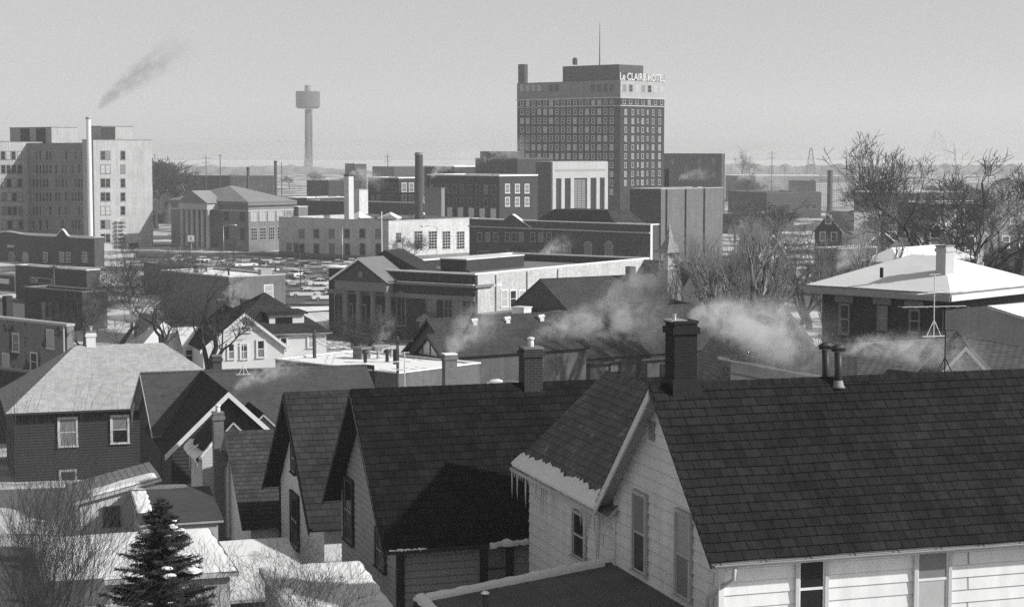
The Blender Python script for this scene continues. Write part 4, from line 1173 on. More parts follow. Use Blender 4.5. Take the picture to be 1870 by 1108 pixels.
# ---- long brick building with small pediment (lodge) behind
LO, gf, GL, GW, gh = flat_px('lodge', 'long brown brick lodge with a small roof pediment, arched windows and white coping', 'building', 1188, 335, 411, 857, 1203, BRM, rot=TOWN, rm=TARR, par=.9, cop=SNOW)
trimbox('quoin', LO, WHITE, [(-.05, .55, -.06, -.002, -1, gh - .05)])
zc = zpx(gf, 0, 0, 424)
trimbox('cornice', LO, STONE, [(-.45, -.003, 0, GW, zc - .25, zc)])
y0, y1 = gf.ony(972, 410)[0], gf.ony(905, 410)[0]; ym = (y0 + y1) / 2
mb = MB(); mb.face([(-.5, y0, zc + .01), (-.5, ym, zc + 2.5), (-.5, y1, zc + .01)]); mb.face([(-.5, y0, zc + .01), (.4, y0, zc + .01), (.4, ym, zc + 2.5), (-.5, ym, zc + 2.5)], 1); mb.face([(-.5, ym, zc + 2.5), (.4, ym, zc + 2.5), (.4, y1, zc + .01), (-.5, y1, zc + .01)], 1)
mb.obj('pediment', [BRM, SNOW], LO)
for p in (876, 891, 906, 927, 939, 952, 973, 988, 1003):
    y = gf.ony(p, 430)[0]; far_window(LO, 'y', y, zpx(gf, 0, y, 440), 1.0, 1.5, GREYT, GLASSD)
for p in (877, 890, 973, 988): y = gf.ony(p, 470)[0]; far_window(LO, 'y', y, zpx(gf, 0, y, 476), 1.1, 1.8, GREYT, GLASSD)
for p in (928, 939, 952): y = gf.ony(p, 460)[0]; far_window(LO, 'y', y, zpx(gf, 0, y, 466), 1.1, 1.2, DARKT, GLASSD)
for p in (1036, 1074, 1112): y = gf.ony(p, 470)[0]; far_window(LO, 'y', y, zpx(gf, 0, y, 486), 1.6, 4.4, GREYT, SHADEG, 'arch')
y = gf.ony(915, 470)[0]; trimbox('canopy', LO, STONE, [(-2.6, -.01, y - 4, y + 2.5, zpx(gf, 0, y, 468), zpx(gf, 0, y, 466))])
# mansard roof on the lodge
p = gf.l(P(1075, 383, 352)); mb = MB()
z0 = gh - .9; a = [(p.x - 5, p.y - 11), (p.x + 5, p.y - 11), (p.x + 5, p.y + 11), (p.x - 5, p.y + 11)]; b = [(p.x - 3, p.y - 7), (p.x + 3, p.y - 7), (p.x + 3, p.y + 6), (p.x - 3, p.y + 6)]
for i in range(4): j = (i + 1) % 4; mb.face([(*a[i], z0), (*a[j], z0), (*b[j], z0 + 3.2), (*b[i], z0 + 3.2)])
mb.face([(*q, z0 + 3.2) for q in b]); mb.obj('upper_roof', S3, LO)
# ---- theatre
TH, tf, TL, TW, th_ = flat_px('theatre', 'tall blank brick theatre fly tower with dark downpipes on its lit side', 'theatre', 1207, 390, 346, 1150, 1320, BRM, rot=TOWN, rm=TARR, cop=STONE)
mb = MB(); mb.box(.0, TL, -.05, -.002, -1, th_ - .02); mb.obj('painted_lit_facing', brick('brick_theatre_sunlit', .14, gapcol=1.1, size=(.5, .2)), TH)  # paler brick over the sun side only: sunlight painted into the colour
for p in (1216, 1251, 1285): x = tf.onx(p, 400)[0]; mb = MB(); mb.tube([(x, -.2, -1), (x, -.2, th_)], .17, 6); mb.obj('downpipe', DARKT, TH)
# ---- hazy blocks
o, f, l, w, h = flat_px('warehouse', 'grey hazy warehouse right of the hotel', 'warehouse', 1318, 760, 281, 1200, 1324, BRM, rot=TOWN)
for i in range(5):
    for r in range(3): far_window(o, 'y', 4 + i * 7, zpx(f, 0, 0, 300 + 12 * r), 1.4, 2, STONED, GLASSD)
FW, f, l, w, h = flat_px('works', 'distant works with large white framed windows at the right', 'works', 1490, 800, 331, 1440, 1549, CONC, rot=24, rm=SNOWR)
for i in range(5):
    for r in (0, 1): far_window(FW, 'x', l * (i + .55) / 5.1, h * (.1 + .44 * r), l / 5.6, h * .36, WHITE, SHADEG, 'grid')
fills = [
    # corner px, D, top y, left px, right px, material, rot, label
    (1400, 690, 352, 1330, 1500, BRM, 20, 'low brown depot in the haze right of the theatre', 4),
    (1380, 900, 322, 1325, 1560, CONC, 16, 'long grey shed far beyond the depot', 0),
    (1330, 560, 392, 1290, 1450, BRM, TOWN, 'dark low workshop behind the bare willow trees', 3),
    (1600, 640, 352, 1560, 1760, BRM, 14, 'long low brown warehouse behind the tall forked tree', 5),
    (1560, 450, 388, 1508, 1608, BRL, 30, 'pale flat roofed house beside the small gabled house', 2),
    (1700, 520, 372, 1640, 1880, BRD, 15, 'long dark shed with snow line along its roof at far right', 0),
    (600, 700, 330, 560, 660, BRD, TOWN, 'dark works behind the white topped chimney', 3),
    (648, 900, 299, 630, 669, BRM, 30, 'hazy square block rising behind the white topped chimney', 2),
    (420, 760, 322, 340, 500, BRD, TOWN, 'dark low factory behind the columned hall roof', 4),
    (560, 560, 362, 520, 640, BRD, TOWN, 'low dark block with a snow line right of the columned hall', 3),
    (300, 640, 352, 276, 330, BRM, TOWN, 'brown block right of the hospital tower', 3),
    (1530, 320, 455, 1490, 1600, BRM, 40, 'low brown garage in front of the pale flat roofed house', 2),
    (720, 1000, 305, 680, 800, BRM, 30, 'hazy long mill on the skyline left of the dark brown chimney', 5),
    (980, 860, 288, 900, 1020, BRM, 30, 'dark hazy block hard against the left side of the hotel', 0),
]
for i, (c, D, top, pl, pr, wm, rot, lab, nw) in enumerate(fills):
    o, f, l, w, h = flat_px('building', lab, 'building', c, D, top, pl, pr, wm, rot=rot, rm=SNOWR, cop=SNOW if i % 2 else STONED)
    for k in range(nw):
        far_window(o, 'x', l * (k + .6) / (nw + .2), max(.8, h * .35), min(2.0, l / nw * .5), 1.8, STONED, GLASSD)
        far_window(o, 'y', w * (k + .6) / (nw + .2), max(.8, h * .35), min(2.0, w / nw * .5), 1.8, GREYT, GLASSD)

# ---- left edge
A1, f, l, w, h = flat_px('armory', 'low dark brick building with wavy white parapet and arched windows, at the left edge', 'building', 172, 400, 434, -60, 190, BRM, rot=TOWN, rm=TARR, cop=WHITE, cth=.12)
mb = MB(); n = 60
pts = []
for i in range(n + 1):
    y = w * i / n; px = lerp(172, -60, i / n)
    bump_ = 1.6 * math.exp(-((px - 118) / 6.5) ** 2) + .5 * math.exp(-((px - 20) / 22) ** 2)
    pts.append((y, h + bump_))
for (a, b), (c, d) in zip(pts, pts[1:]):
    mb.face([(-.1, a, h - .2), (-.1, a, b), (-.1, c, d), (-.1, c, h - .2)], 0); mb.face([(.3, a, h - .2), (.3, c, h - .2), (.3, c, d), (.3, a, b)], 0)
    mb.face([(-.2, a, b), (.35, a, b), (.35, c, d), (-.2, c, d)], 1); mb.face([(-.2, a, b - .25), (-.2, a, b), (-.2, c, d), (-.2, c, d - .25)], 1)
mb.obj('parapet', [BRM, WHITE], A1)
for p in (22, 47): y = f.ony(p, 480)[0]; far_window(A1, 'y', y, zpx(f, 0, y, 482), 2.2, 2.6, GREYT, SHADE if p == 47 else SHADEG, 'arch')
for p, k in ((83, 1), (113, 1), (125, 1), (155, 1)): y = f.ony(p, 470)[0]; far_window(A1, 'y', y, zpx(f, 0, y, 478), 1.5, 2.0, WHITE, GLASSD, 'grid')
y = f.ony(20, 450)[0]; trimbox('date_stone', A1, STONE, [(-.13, -.02, y - 1.3, y + 1.3, zpx(f, 0, y, 452), zpx(f, 0, y, 447))])
A2_, f, l, w, h = flat_px('store', 'dark brick store with snowy roof and a framed wall sign', 'store', 158, 300, 494, 28, 182, brick('brick_store', .06), rot=TOWN, rm=SNOW, par=.4, cop=SNOWD)
y0, y1 = f.ony(97, 510)[0], f.ony(58, 510)[0]
za, zb_ = zpx(f, 0, y0, 519), zpx(f, 0, y0, 508.5)
mb = MB(); mb.box(-.3, -.02, y0, y1, za, zb_); sgn = mb.obj('wall_sign', STONE, A2_)
mb = MB(); mb.box(-.34, -.301, y0 + .25, y1 - .3, za + .12, zb_ - .12); mb.obj('sign_panel', DARKT, sgn)
cu = bpy.data.curves.new('words', 'FONT'); cu.body = 'Chili'; cu.size = (zb_ - za) * 1.0; cu.extrude = .02
to = bpy.data.objects.new('words', cu); COL.objects.link(to); bpy.context.view_layer.update()
me = bpy.data.meshes.new_from_object(to.evaluated_get(bpy.context.evaluated_depsgraph_get())); bpy.data.objects.remove(to)
me.materials.clear(); me.materials.append(WHITE)
lo = link('lettering', me, sgn); lo.rotation_euler = (R(90), 0, R(-90)); lo.location = (-.37, y1 - .6, za + .22)
A3, f, l, w, h = flat_px('brick_block', 'dark brick block with a pale flat roof before the store with the wall sign', 'building', 150, 258, 534, 44, 195, brick('brick_block_black', .045), rot=TOWN, rm=SNOWD, par=.3, cop=STONED)
for p in (80, 92, 105, 118, 130): y = f.ony(p, 570)[0]; far_window(A3, 'y', y, zpx(f, 0, y, 585), 1.0, 2.6, DARKT, GLASSD)
A4, f, l, w, h = flat_px('ivy_house', 'old vine covered brick house with flat snowy roof at the left edge', 'house', 122, 168, 596, -40, 135, mat('ivy_brick', .2, .9, .3, .5, patch=(.06, .5, .52)), rot=TOWN, rm=SNOWR, par=.15, cop=STONE, cth=.22)
for p, y_, g in ((30, 640, SHADEG), (93, 634, SHADE), (12, 676, SHADE), (63, 675, GLASSD)): y = f.ony(p, y_)[0]; far_window(A4, 'y', y, zpx(f, 0, y, y_), .95, 1.5, OFFW, g)
mb = MB(); y = f.ony(15, 570, 3)[0]; mb.box(2.6, 3.3, y - .35, y + .35, h - .5, zpx(f, 3, y, 540)); mb.obj('chimney', BRD, A4)
mb = MB(); mb.tube([(-.12, .3, 0), (-.12, .3, h)], .1, 6); mb.obj('downpipe', OFFW, A4)
o, f, l, w, h = flat_px('store', 'pale store front with white sign band at the left edge', 'store', 26, 330, 505, -30, 40, BRM, rot=TOWN, rm=SNOW)
trimbox('sign_band', o, WHITE, [(-.2, -.01, 1.5, 10, h - 1.4, h - .5)])
flat_px('lean_to', 'low lean-to with brick wall in front of the vine covered house', 'house', 66, 140, 684, -30, 75, BRM, rot=TOWN, rm=TARR, par=.1)
# buildings between (middle left)
o, f, l, w, h = flat_px('store', 'low flat roofed store under thin snow behind the gnarled trees', 'store', 418, 262, 507, 292, 521, brick('brick_grey_store', .15), rot=40, rm=SNOW, par=.15, cop=OFFW)
for p in (490,): x = f.onx(p, 520)[0]; far_window(o, 'x', x, zpx(f, x, 0, 542), 1.3, 1.6, WHITE, SHADE)
o, f, l, w, h = flat_px('store', 'wide low roof with a broad sheet of snow left of the parked cars', 'store', 440, 300, 497, 262, 470, brick('brick_grey_store', .15), rot=40, rm=SNOW, par=.2, cop=STONED)

# ---- white house with gable front, chimneys and side wing
gfm = frame_at(372, 700, 166, 20)
WHM = mat('white_clapboard', .66, .75, .08, .5, 'lines', (1, .2), .08, .6)
ezp, rzp = 25 - (634 - 275) / F * 166 - gfm.z, 25 - (573 - 275) / F * 166 - gfm.z
xr = gfm.onx(520, 640)[0]
WH = thing('white_house', 'white gable fronted house with attic window and dark roof, mid left', 'house', gfm)
MWH = Mloc(xr, 0, 90)
gable_walls('wall', WH, MWH, 9, xr, ezp, rzp, WHM)
gable_roof('roof', WH, MWH, 9, xr, ezp, rzp, .35, .3, .3, [S3, OFFW], .35, .4, .12)
rake(WH, MWH, xr, ezp, rzp, .35, -.3, WHITE, .3, .06)
for a, b, c, d in ((417, 427, 628, 655), (440, 451, 628, 655), (470, 482, 622, 652), (441, 457, 598, 606)):
    q = win_px(gfm, 'x', a, b, c, d); near_window(WH, 'x', q[0], q[1], q[2], q[3], WHITE, GLASS, SHADEG, .12)
gf2 = frame_at(497, 665, 171, 20)
W2H = thing('white_house', 'white side house with dark hipped roof, dormer and two brick chimneys', 'house', gf2)
xr = gf2.onx(596, 650)[0]; ez = 25 - (604 - 275) / F * 171 - gf2.z; rz = 25 - (534 - 275) / F * 176 - gf2.z
mb = MB(); mb.box(-4, xr, 0, 11, -2, ez - .1); mb.obj('wall', WHM, W2H)
hip_roof('roof', W2H, xr + 4, 11, ez, rz, .5, [S3, OFFW], .35, .4, 4.6, Mloc(-4, 0))
q = win_px(gf2, 'x', 512, 523, 617, 638); near_window(W2H, 'x', q[0], q[1], q[2], q[3], WHITE, GLASS, GLASSD, .12)
q = win_px(gf2, 'x', 563, 572, 612, 634); near_window(W2H, 'x', q[0], q[1], q[2], q[3], WHITE, SHADE, SHADE, .12)
p = gf2.l(P(520, 590, 173)); mb = MB(); mb.box(p.x - 1.6, p.x + 1.7, p.y - .6, p.y + 3, p.z - .6, p.z + .9); mb.obj('dormer', WHITE, W2H)
mb = MB(); mb.box(p.x - 2, p.x + 2, p.y - 1, p.y + 3, p.z + .91, p.z + 1.1); mb.obj('dormer_roof', S3, W2H)
q = p; trimbox('dormer_window', W2H, GLASSD, [(q.x - 1, q.x + .6, q.y - .63, q.y - .605, q.z - .1, q.z + .6)])
for px, yt in ((447, 546), (404, 548), (484, 568)):
    q = gf2.l(P(px, yt, 178)); chimney(W2H, None, q.x, q.y, ez - 1, q.z, .75, .75, BRM if px != 484 else mat('soot_box', .03), name='chimney')
gf3 = frame_at(262, 640, 172, ROW)
xr = gf3.onx(350, 640)[0]; ez = 25 - (632 - 275) / F * 172 - gf3.z; rz = 25 - (588 - 275) / F * 175 - gf3.z
o = thing('small_house', 'small house with snowy hipped roof behind the pale shingled roof', 'house', gf3)
mb = MB(); mb.box(0, xr, 0, 7, -2, ez - .1); mb.obj('wall', WHM, o)
hip_roof('roof', o, xr, 7, ez, rz, .5, [SNOWD, OFFW], .35, .4, 2.2)
mb = MB(); q = gf3.l(P(262, 600, 180)); mb.box(q.x - .4, q.x + .4, q.y - .4, q.y + .4, ez, q.z + 1.5); mb.obj('chimney', BRM, o)
gf4 = frame_at(338, 650, 171, ROW)
xr = gf4.onx(392, 650)[0]
o = thing('small_house', 'low white house with a patchy snow roof in front of the white gable house', 'house', gf4)
ez = 25 - (630 - 275) / F * 171 - gf4.z
mb = MB(); mb.box(0, xr, 0, 6, -2, ez - .1); mb.obj('wall', WHITE, o)
gable_roof('roof', o, None, xr, 6, ez, ez + 1.3, .3, .3, .3, [SNOWD, OFFW], .35, .4)
for k in (.2, .5, .8): far_window(o, 'x', xr * k, ez - 1.5, .9, 1.0, OFFW, GLASSD)
# ---- low brick shop with bright snow roof, middle
q0 = frame_at(727, 684, 139, TOWN)
h = zpx(q0, 0, 0, 682); l, w = dims(q0, 572, 775, h)
SQ = flat_building('shop', 'low brick shop under a bright snow roof beside the utility pole', 'shop', q0, 9, 14, h, brick('brick_shop', .13), SNOW, .05, SNOW, cth=.1)
far_window(SQ, 'y', q0.ony(674, 700)[0], zpx(q0, 0, 2, 706), .9, 1.4, DARKT, GLASSD)
q = q0.onz(660, 655, h); roof_block(SQ, q0, h, (q.x, q.y), 1.0, 1.0, .75, STONED, 'roof_box')
q = q0.onz(690, 655, h); mb = MB()
for k in (0, 1.5): mb.box(q.x + k, q.x + k + .15, q.y, q.y + .15, h, h + .7)
mb.box(q.x, q.x + 1.65, q.y + .02, q.y + .13, h + .35, h + .45); mb.obj('roof_rail', GREYT, SQ)

# ---- half timbered apartment house
HB = 33.0
tf_ = frame_at(838, 664, 152, HB)
ez = 25 - (664 - 275) / F * 152 - tf_.z; rz = 25 - (582 - 275) / F * 156 - tf_.z
L_, _ = dims(tf_, None, 1475, ez); W_ = 9.0
TB = thing('timbered_house', 'long half timbered apartment house with dark roof and pale brick wall', 'apartment house', tf_)
BRP = brick('brick_pale_house', .12, gapcol=.8)
gable_walls('wall', TB, None, L_, W_, ez, rz, BRP)
gable_roof('roof', TB, None, L_, W_, ez, rz, .5, .45, .4, [shin('shingle_fine_dark', .05, .2), DARKT], .22, .3, .16, .012)
for p, g in ((858, SHADEG), (914, GLASSD), (1017, SHADEG), (1068, GLASSD), (1122, SHADEG), (1172, GLASSD), (1215, GLASSD)):
    x = tf_.onx(p, 690)[0]; near_window(TB, 'x', x, zpx(tf_, x, 0, 694), .9, 1.45, DARKT, g, GLASSD, .08)
mb = MB(); mb.box(-.4, L_ + .4, -.62, -.5, ez - .75, ez - .55); mb.obj('gutter', DARKT, TB)
for p in ((866, 582), (926, 586), (988, 580)):
    r_ = ray(*p); 
    x = tf_.onx(p[0], p[1], W_ * .42)[0]; y = W_ * .42; s_ = (rz - ez) / (W_ / 2); z = ez + s_ * y
    mb = MB(); mb.tube([(x - .3, y, z + .25), (x + .3, y, z + .3)], .17, 8); mb.box(x - .2, x + .2, y - .2, y + .2, z - .2, z + .15); mb.obj('roof_vent', WHITE, TB)
# front timbered gable
tg = frame_at(810, 648, 148.5, HB)
ezg = 25 - (648 - 275) / F * 148.5 - tg.z
yw = tg.ony(763, 650)[0]; rzg = zpx(tg, 0, yw / 2, 610)
TG = thing('timbered_gable', 'half timbered gable wing with dark beams on pale stucco, left end of the apartment house', 'house wing', tg)
PLS = mat('pale_stucco', .75, .85, .08, .5)
gable_walls('wall', TG, None, 14, yw, ezg, rzg, BRP)
mb = MB(); mb.face([(-.012, yw - .02, ezg - .3), (-.012, yw / 2, rzg - .2), (-.012, .02, ezg - .3)][::-1]); mb.obj('stucco_gable', PLS, TG)
gable_roof('roof', TG, None, 14, yw, ezg, rzg, .35, .35, .2, [shin('shingle_fine_dark', .05, .2), DARKT], .22, .3, .14, .012)
rake(TG, None, yw, ezg, rzg, .35, -.35, DARKT, .3, .06)
for k in (.18, .5, .8):
    zt = ezg + (rzg - ezg) * (1 - abs(k - .5) * 2) - .1; trimbox('beam', TG, DARKT, [(-.05, -.003, yw * k - .09, yw * k + .09, ezg - .2, zt)])
trimbox('beam', TG, DARKT, [(-.09, -.004, -.02, yw + .02, ezg - .75, ezg - .25)])
trimbox('lower_wall', TG, BRP, [(-.03, -.002, .01, yw - .01, -2, ezg - .77)])
for k in (.3, .72): near_window(TG, 'y', yw * k, ezg - 2.7, .5, 1.6, DARKT, GLASSD, GLASSD, .1)
# catslide wing to the left with beams
mb = MB(); s_ = 1.25
mb.face([(-.02, yw + .01, ezg - .1), (-.02, yw + 3.6, ezg - .1 - 3.6 * s_), (-.02, yw + .01, ezg - .1 - 3.6 * s_)]); mb.obj('catslide_wall', PLS, TG)
mb = MB(); slope(mb, (3, yw + 3.9, ezg - .25 - 3.9 * s_ + .35), (-.4, yw + 3.9, ezg - .25 - 3.9 * s_ + .35), (-.4, yw + .3, ezg - .2), (3, yw + .3, ezg - .2), .3, .3, .16); mb.obj('catslide_roof', [S3, DARKT], TG)
for k in (1, 2.2): trimbox('beam', TG, DARKT, [(-.07, -.022, yw + k - .08, yw + k + .08, ezg - 4.4, ezg - .2 - k * s_)])
# chimney in front of it
chim = thing('brick_chimney', 'speckled pale brick chimney with snow on its cap in front of the timbered gable', 'chimney', frame_at(821, 700, 112, ROW, 3))
f = frame_at(821, 700, 112, ROW, 3); zt = 25 - (648 - 275) / F * 112 - 3
c = chimney(chim, None, 0, 0, -1, zt, .75, .75, brick('brick_speckled', .2, gapcol=.6, size=(.3, .1), gap=.012, var=.5), capmat=SNOW, name='shaft')

# ---- church: dark roof with snow line, steeple
cf_ = frame_at(1040, 570, 212, HB)
ez = 25 - (569 - 275) / F * 212 - cf_.z; rz = 25 - (508 - 275) / F * 218 - cf_.z
L_, _ = dims(cf_, None, 1245, ez)
CU = thing('church', 'church with steep black roof and a white snow line along its eave', 'church', cf_)
gable_walls('wall', CU, None, L_, 12, ez, rz, BRM, None, -3)
gable_roof('roof', CU, None, L_, 12, ez, rz, .2, .1, .2, [shin('shingle_fine_dark', .05, .2), DARKT], .3, .4, .2, .012)
mb = MB(); mb.box(-.3, L_ + .8, -.55, -.15, ez - .5, ez + .02); mb.obj('eave_board', SNOWD, CU)
cx_, cy_ = cf_.l(P(1150, 500, 222)).xy
trimbox('chimney', CU, BRM, [(cx_, cx_ + .9, cy_, cy_ + .9, ez, zpx(cf_, cx_, cy_, 487))])
sp = frame_at(1222, 500, 206, HB)
ST = thing('steeple', 'shingled church steeple with open belfry and flared spire', 'steeple', sp)
zb0, zb1, zb2, zb3, zb4 = (25 - (y - 275) / F * 206 - sp.z for y in (540, 491, 460, 440, 412))
def sqlathe(mb, prof, m=0, cx=0, cy=0):
    for (a, z0), (b, z1) in zip(prof, prof[1:]):
        c = [(-1, -1), (1, -1), (1, 1), (-1, 1)]
        for i in range(4):
            p, q = c[i], c[(i + 1) % 4]
            mb.face([(cx + p[0] * a, cy + p[1] * a, z0), (cx + q[0] * a, cy + q[1] * a, z0), (cx + q[0] * b, cy + q[1] * b, z1), (cx + p[0] * b, cy + p[1] * b, z1)], m)
mb = MB(); sqlathe(mb, [(1.15, -1), (1.15, zb0), (1.0, zb0 + 1.2), (.86, zb1)]); mb.obj('tower', mat('grey_shingle_siding', .3, .85, .2, .8, 'brick', (.2, .25), .03, .5, .25), ST)
mb = MB()
for sx in (-1, 1):
    for sy in (-1, 1): mb.box(sx * .72 - .09, sx * .72 + .09, sy * .72 - .09, sy * .72 + .09, zb1, zb2)
mb.box(-.85, .85, -.85, .85, zb1 - .05, zb1 + .05); mb.box(-.8, .8, -.8, .8, zb2 - .2, zb2 - .02)
for s_ in (-1, 1): mb.box(-.72, .72, s_ * .72 - .04, s_ * .72 + .04, zb1 + .5, zb1 + .6); mb.box(s_ * .72 - .04, s_ * .72 + .04, -.72, .72, zb1 + .5, zb1 + .6)
mb.box(-.5, .5, -.5, .5, zb1, zb2 - .3)
mb.obj('belfry', OFFW, ST)
mb = MB(); sqlathe(mb, [(1.3, zb2), (.75, zb2 + .5), (.38, zb3), (.1, zb4 - .2), (.01, zb4 + .4)]); mb.face([(-1.25, -1.25, zb2), (-1.25, 1.25, zb2), (1.25, 1.25, zb2), (1.25, -1.25, zb2)]); mb.obj('spire', mat('spire_shingle', .36, .8, .2, 1, 'brick', (.2, .2), .03, .5, .3), ST)
# gable roofs right of the church
for (px, py, D, ln, W_, hgt, lab, rm_) in ((1290, 560, 190, 9, 7, 3.4, 'brown roofed house with snow on its ridge behind the big smoke', S3), (1440, 575, 140, 9, 9, 5.2, 'tall pale shingled gable roof behind the sooty chimney smoke', shin('shingle_tan', .2, .15))):
    f = frame_at(px, py + 30, D, ROW); 
    o = thing('house', lab, 'house', f)
    rz = 25 - (py - 275) / F * D - f.z
    gable_walls('wall', o, Mloc(W_ / 2, 0, 90), ln, W_, rz - hgt, rz, BRM, None, -3)
    gable_roof('roof', o, Mloc(W_ / 2, 0, 90), ln, W_, rz - hgt, rz, .4, .3, .3, [rm_, OFFW], .3, .4)

# ---- right hand Italianate house with snowy hip roof
ff = frame_at(1727, 534, 98, 46, 9.4)
ez = 25 - (526 - 275) / F * 98 - ff.z
L_, W_ = dims(ff, 1502, 1885, ez)
IT = thing('italianate_house', 'square dark brick house with snow covered hip roof and stone lintels, right', 'house', ff)
BRI = brick('brick_deep', .05, gapcol=1.3, size=(.3, .1))
mb = MB(); mb.box(.0, L_, 0, W_, -4, ez - .3); mb.obj('wall', BRI, IT)
IN_ = W_ * .37; rz = zpx(ff, L_ * .5, IN_, 467)
hip_roof('roof', IT, W_, L_, ez, rz, .65, [mat('snow_roof_house', .78, .85, .05, .3, bump=.2, patch=(.5, .3, .68)), GREYT], .5, .6, IN_, Mloc(L_, 0, 90), .28, .004)
trimbox('cornice', IT, WHITE, [(-.72, L_ + .72, -.8, -.751, ez - .62, ez - .3), ])
trimbox('cornice', IT, GREYT, [(-.8, -.751, -.72, W_ + .72, ez - .62, ez - .3)])  # same cornice in grey: shade of the left side painted into the trim
mb = MB(); mb.box(-.7, L_ + .7, -.7, W_ + .7, ez - .66, ez - .62); mb.obj('soffit', GREYT, IT)
for a, b, c, d, g in ((1535, 1551, 556, 609, GLASS), (1605, 1620, 560, 601, SHADEG), (1663, 1679, 566, 606, GLASSD), (1535, 1551, 641, 690, GLASSD)):
    q = win_px(ff, 'y', a, b, c, d); w_ = near_window(IT, 'y', q[0], q[1], q[2], q[3], STONED, g, g, .08, sash=GREYT)
    mb = MB(); mb.box(-q[2] / 2 - .3, q[2] / 2 + .3, -.14, 0, q[3] + .13, q[3] + .5); mb.obj('lintel', STONED, w_)
p = ff.onz(1752, 516, ez + .7)
f0 = .5
cy0, cx0 = ff.l(P(1755, 516, 97.8)).y, ff.l(P(1755, 516, 97.8)).x
chimney(IT, None, 2.2, 1.4, ez, zpx(ff, 2.2, 1.4, 450), .85, .6, mat('rendered_chimney', .45, .85, .12, .7), capmat=STONED)
p = ff.l(P(1610, 497, 101)); mb = MB(); mb.tube([(p.x, p.y, p.z - .3), (p.x, p.y, p.z + .25)], .1, 8); mb.obj('vent_pipe', BLACK, IT)
mb = MB(); mb.tube([(-.12, .1, -3), (-.12, .1, ez - .7)], .08, 6); mb.obj('downpipe', DARKT, IT)
# hip roofed snowy house behind it
f = frame_at(1640, 470, 135, 46, 7.0); ez = 25 - (470 - 275) / F * 135 - f.z
o = thing('house', 'house with a low snowy hip roof just behind the square brick house', 'house', f)
L_, W_ = dims(f, 1592, 1760, ez); mb = MB(); mb.box(0, L_, 0, W_, -3, ez - .2); mb.obj('wall', BRM, o)
hip_roof('roof', o, L_, W_, ez, zpx(f, L_ / 2, W_ / 2, 449), .6, [SNOW, OFFW], .6, .5, min(L_, W_) * .4, None, .2, .005)
# low tiled roof and white gable in front of the right-hand house
f = frame_at(1570, 702, 70, 26, 9.6)
ez = 25 - (692 - 275) / F * 70 - f.z; rz = 25 - (634 - 275) / F * 74 - f.z
o = thing('house', 'low house with ribbed grey shingle roof in front of the square brick house', 'house', f)
mb = MB(); mb.box(0, 12, 0, 9, -3, ez - .15); mb.obj('wall', SIDG, o)
hip_roof('roof', o, 12, 9, ez, rz, .4, [shin('shingle_ribbed', .10, .2, gapcol=.35, gap=.09), OFFW], .26, .4, 3.2)
f = frame_at(1762, 690, 66, -10, 9.6); rz = 25 - (631 - 275) / F * 66 - f.z
o = thing('gable_dormer', 'white trimmed gable peak showing above the ridge of the nearest house', 'dormer', f)
MG2 = Mloc(1.35, 0, 90)
gable_walls('wall', o, MG2, 3, 2.7, rz - 1.5, rz, WHITE, .2, -3)
gable_roof('roof', o, MG2, 5, 2.7, rz - 1.5, rz, .25, .3, .1, [S5, OFFW], .3, .4, .08)
rake(o, MG2, 2.7, rz - 1.5, rz, .25, -.3, WHITE, .16, .05)
f = frame_at(1880, 590, 92, 40, 9.4); ez = 25 - (594 - 275) / F * 88 - f.z
o, _ = shed('annex', 'snow covered lean-to at the right edge beside the square brick house', f, 7, 2.0, ez, ez + .4, GREYT, SNOW, 'y', .3, cat='house wing')
# ---- houses at mid right, seen through the trees
def cottage(px, py, D, rot, W, Ln, wallz, hgt, lab, wm, rm_, win=True, tr=None):
    f = frame_at(px, py, D, rot)
    rz = 25 - (py - 275) / F * D - f.z
    o = thing('cottage', lab, 'house', f)
    M = Mloc(W / 2, 0, 90)
    gable_walls('wall', o, M, Ln, W, rz - hgt, rz, wm, None, -2)
    gable_roof('roof', o, M, Ln, W, rz - hgt, rz, .4, .35, .3, [rm_, tr or WHITE], .5, .5, .12)
    rake(o, M, W, rz - hgt, rz, .4, -.35, tr or WHITE, .25, .06)
    if win:
        for x, z in ((-W * .2, rz - hgt - 2), (W * .22, rz - hgt - 2), (0, rz - hgt * .62)): far_window(o, 'x', x, z, .95, 1.4, WHITE, GLASSD)
        for y in (2, 5): far_window(o, 'y', y, rz - hgt - 2, .95, 1.5, WHITE, GLASSD, wx=-W / 2)
    return o
cottage(1513, 389, 345, -28, 5.2, 6, 4, 3.0, 'small dark gabled house with white trim right of the bare willows', BRM, S3)
cottage(1410, 427, 300, 25, 5, 8, 4, 3.2, 'pale gabled house half hidden by the willow twigs', OFFW, SNOWD)
cottage(1752, 384, 205, 10, 6.0, 5, 4, 2.3, 'white house with wide low snowy gable behind the right-hand trees', OFFW, SNOWD)
cottage(1708, 404, 190, 10, 5, 5, 4, 2.6, 'small white house with snowy roof behind the dark tree trunks', OFFW, SNOWD)
cottage(1853, 380, 250, 10, 6, 6, 4, 3.2, 'grey house with dark roof at the right edge behind the trees', BRM, S3, tr=GREYT)
cottage(1610, 420, 380, 20, 8, 10, 4, 3.0, 'low dark house with patchy snow roof behind the forked tree', BRD, SNOWD)
cottage(1350, 475, 250, 40, 7, 10, 4, 4, 'dark house with patchy snow roof behind the pollarded trees', BRM, SNOWD, win=False, tr=GREYT)
cottage(1270, 480, 235, 40, 6, 9, 4, 3.5, 'brown house tucked right of the steeple', BRM, S3, win=False, tr=DARKT)

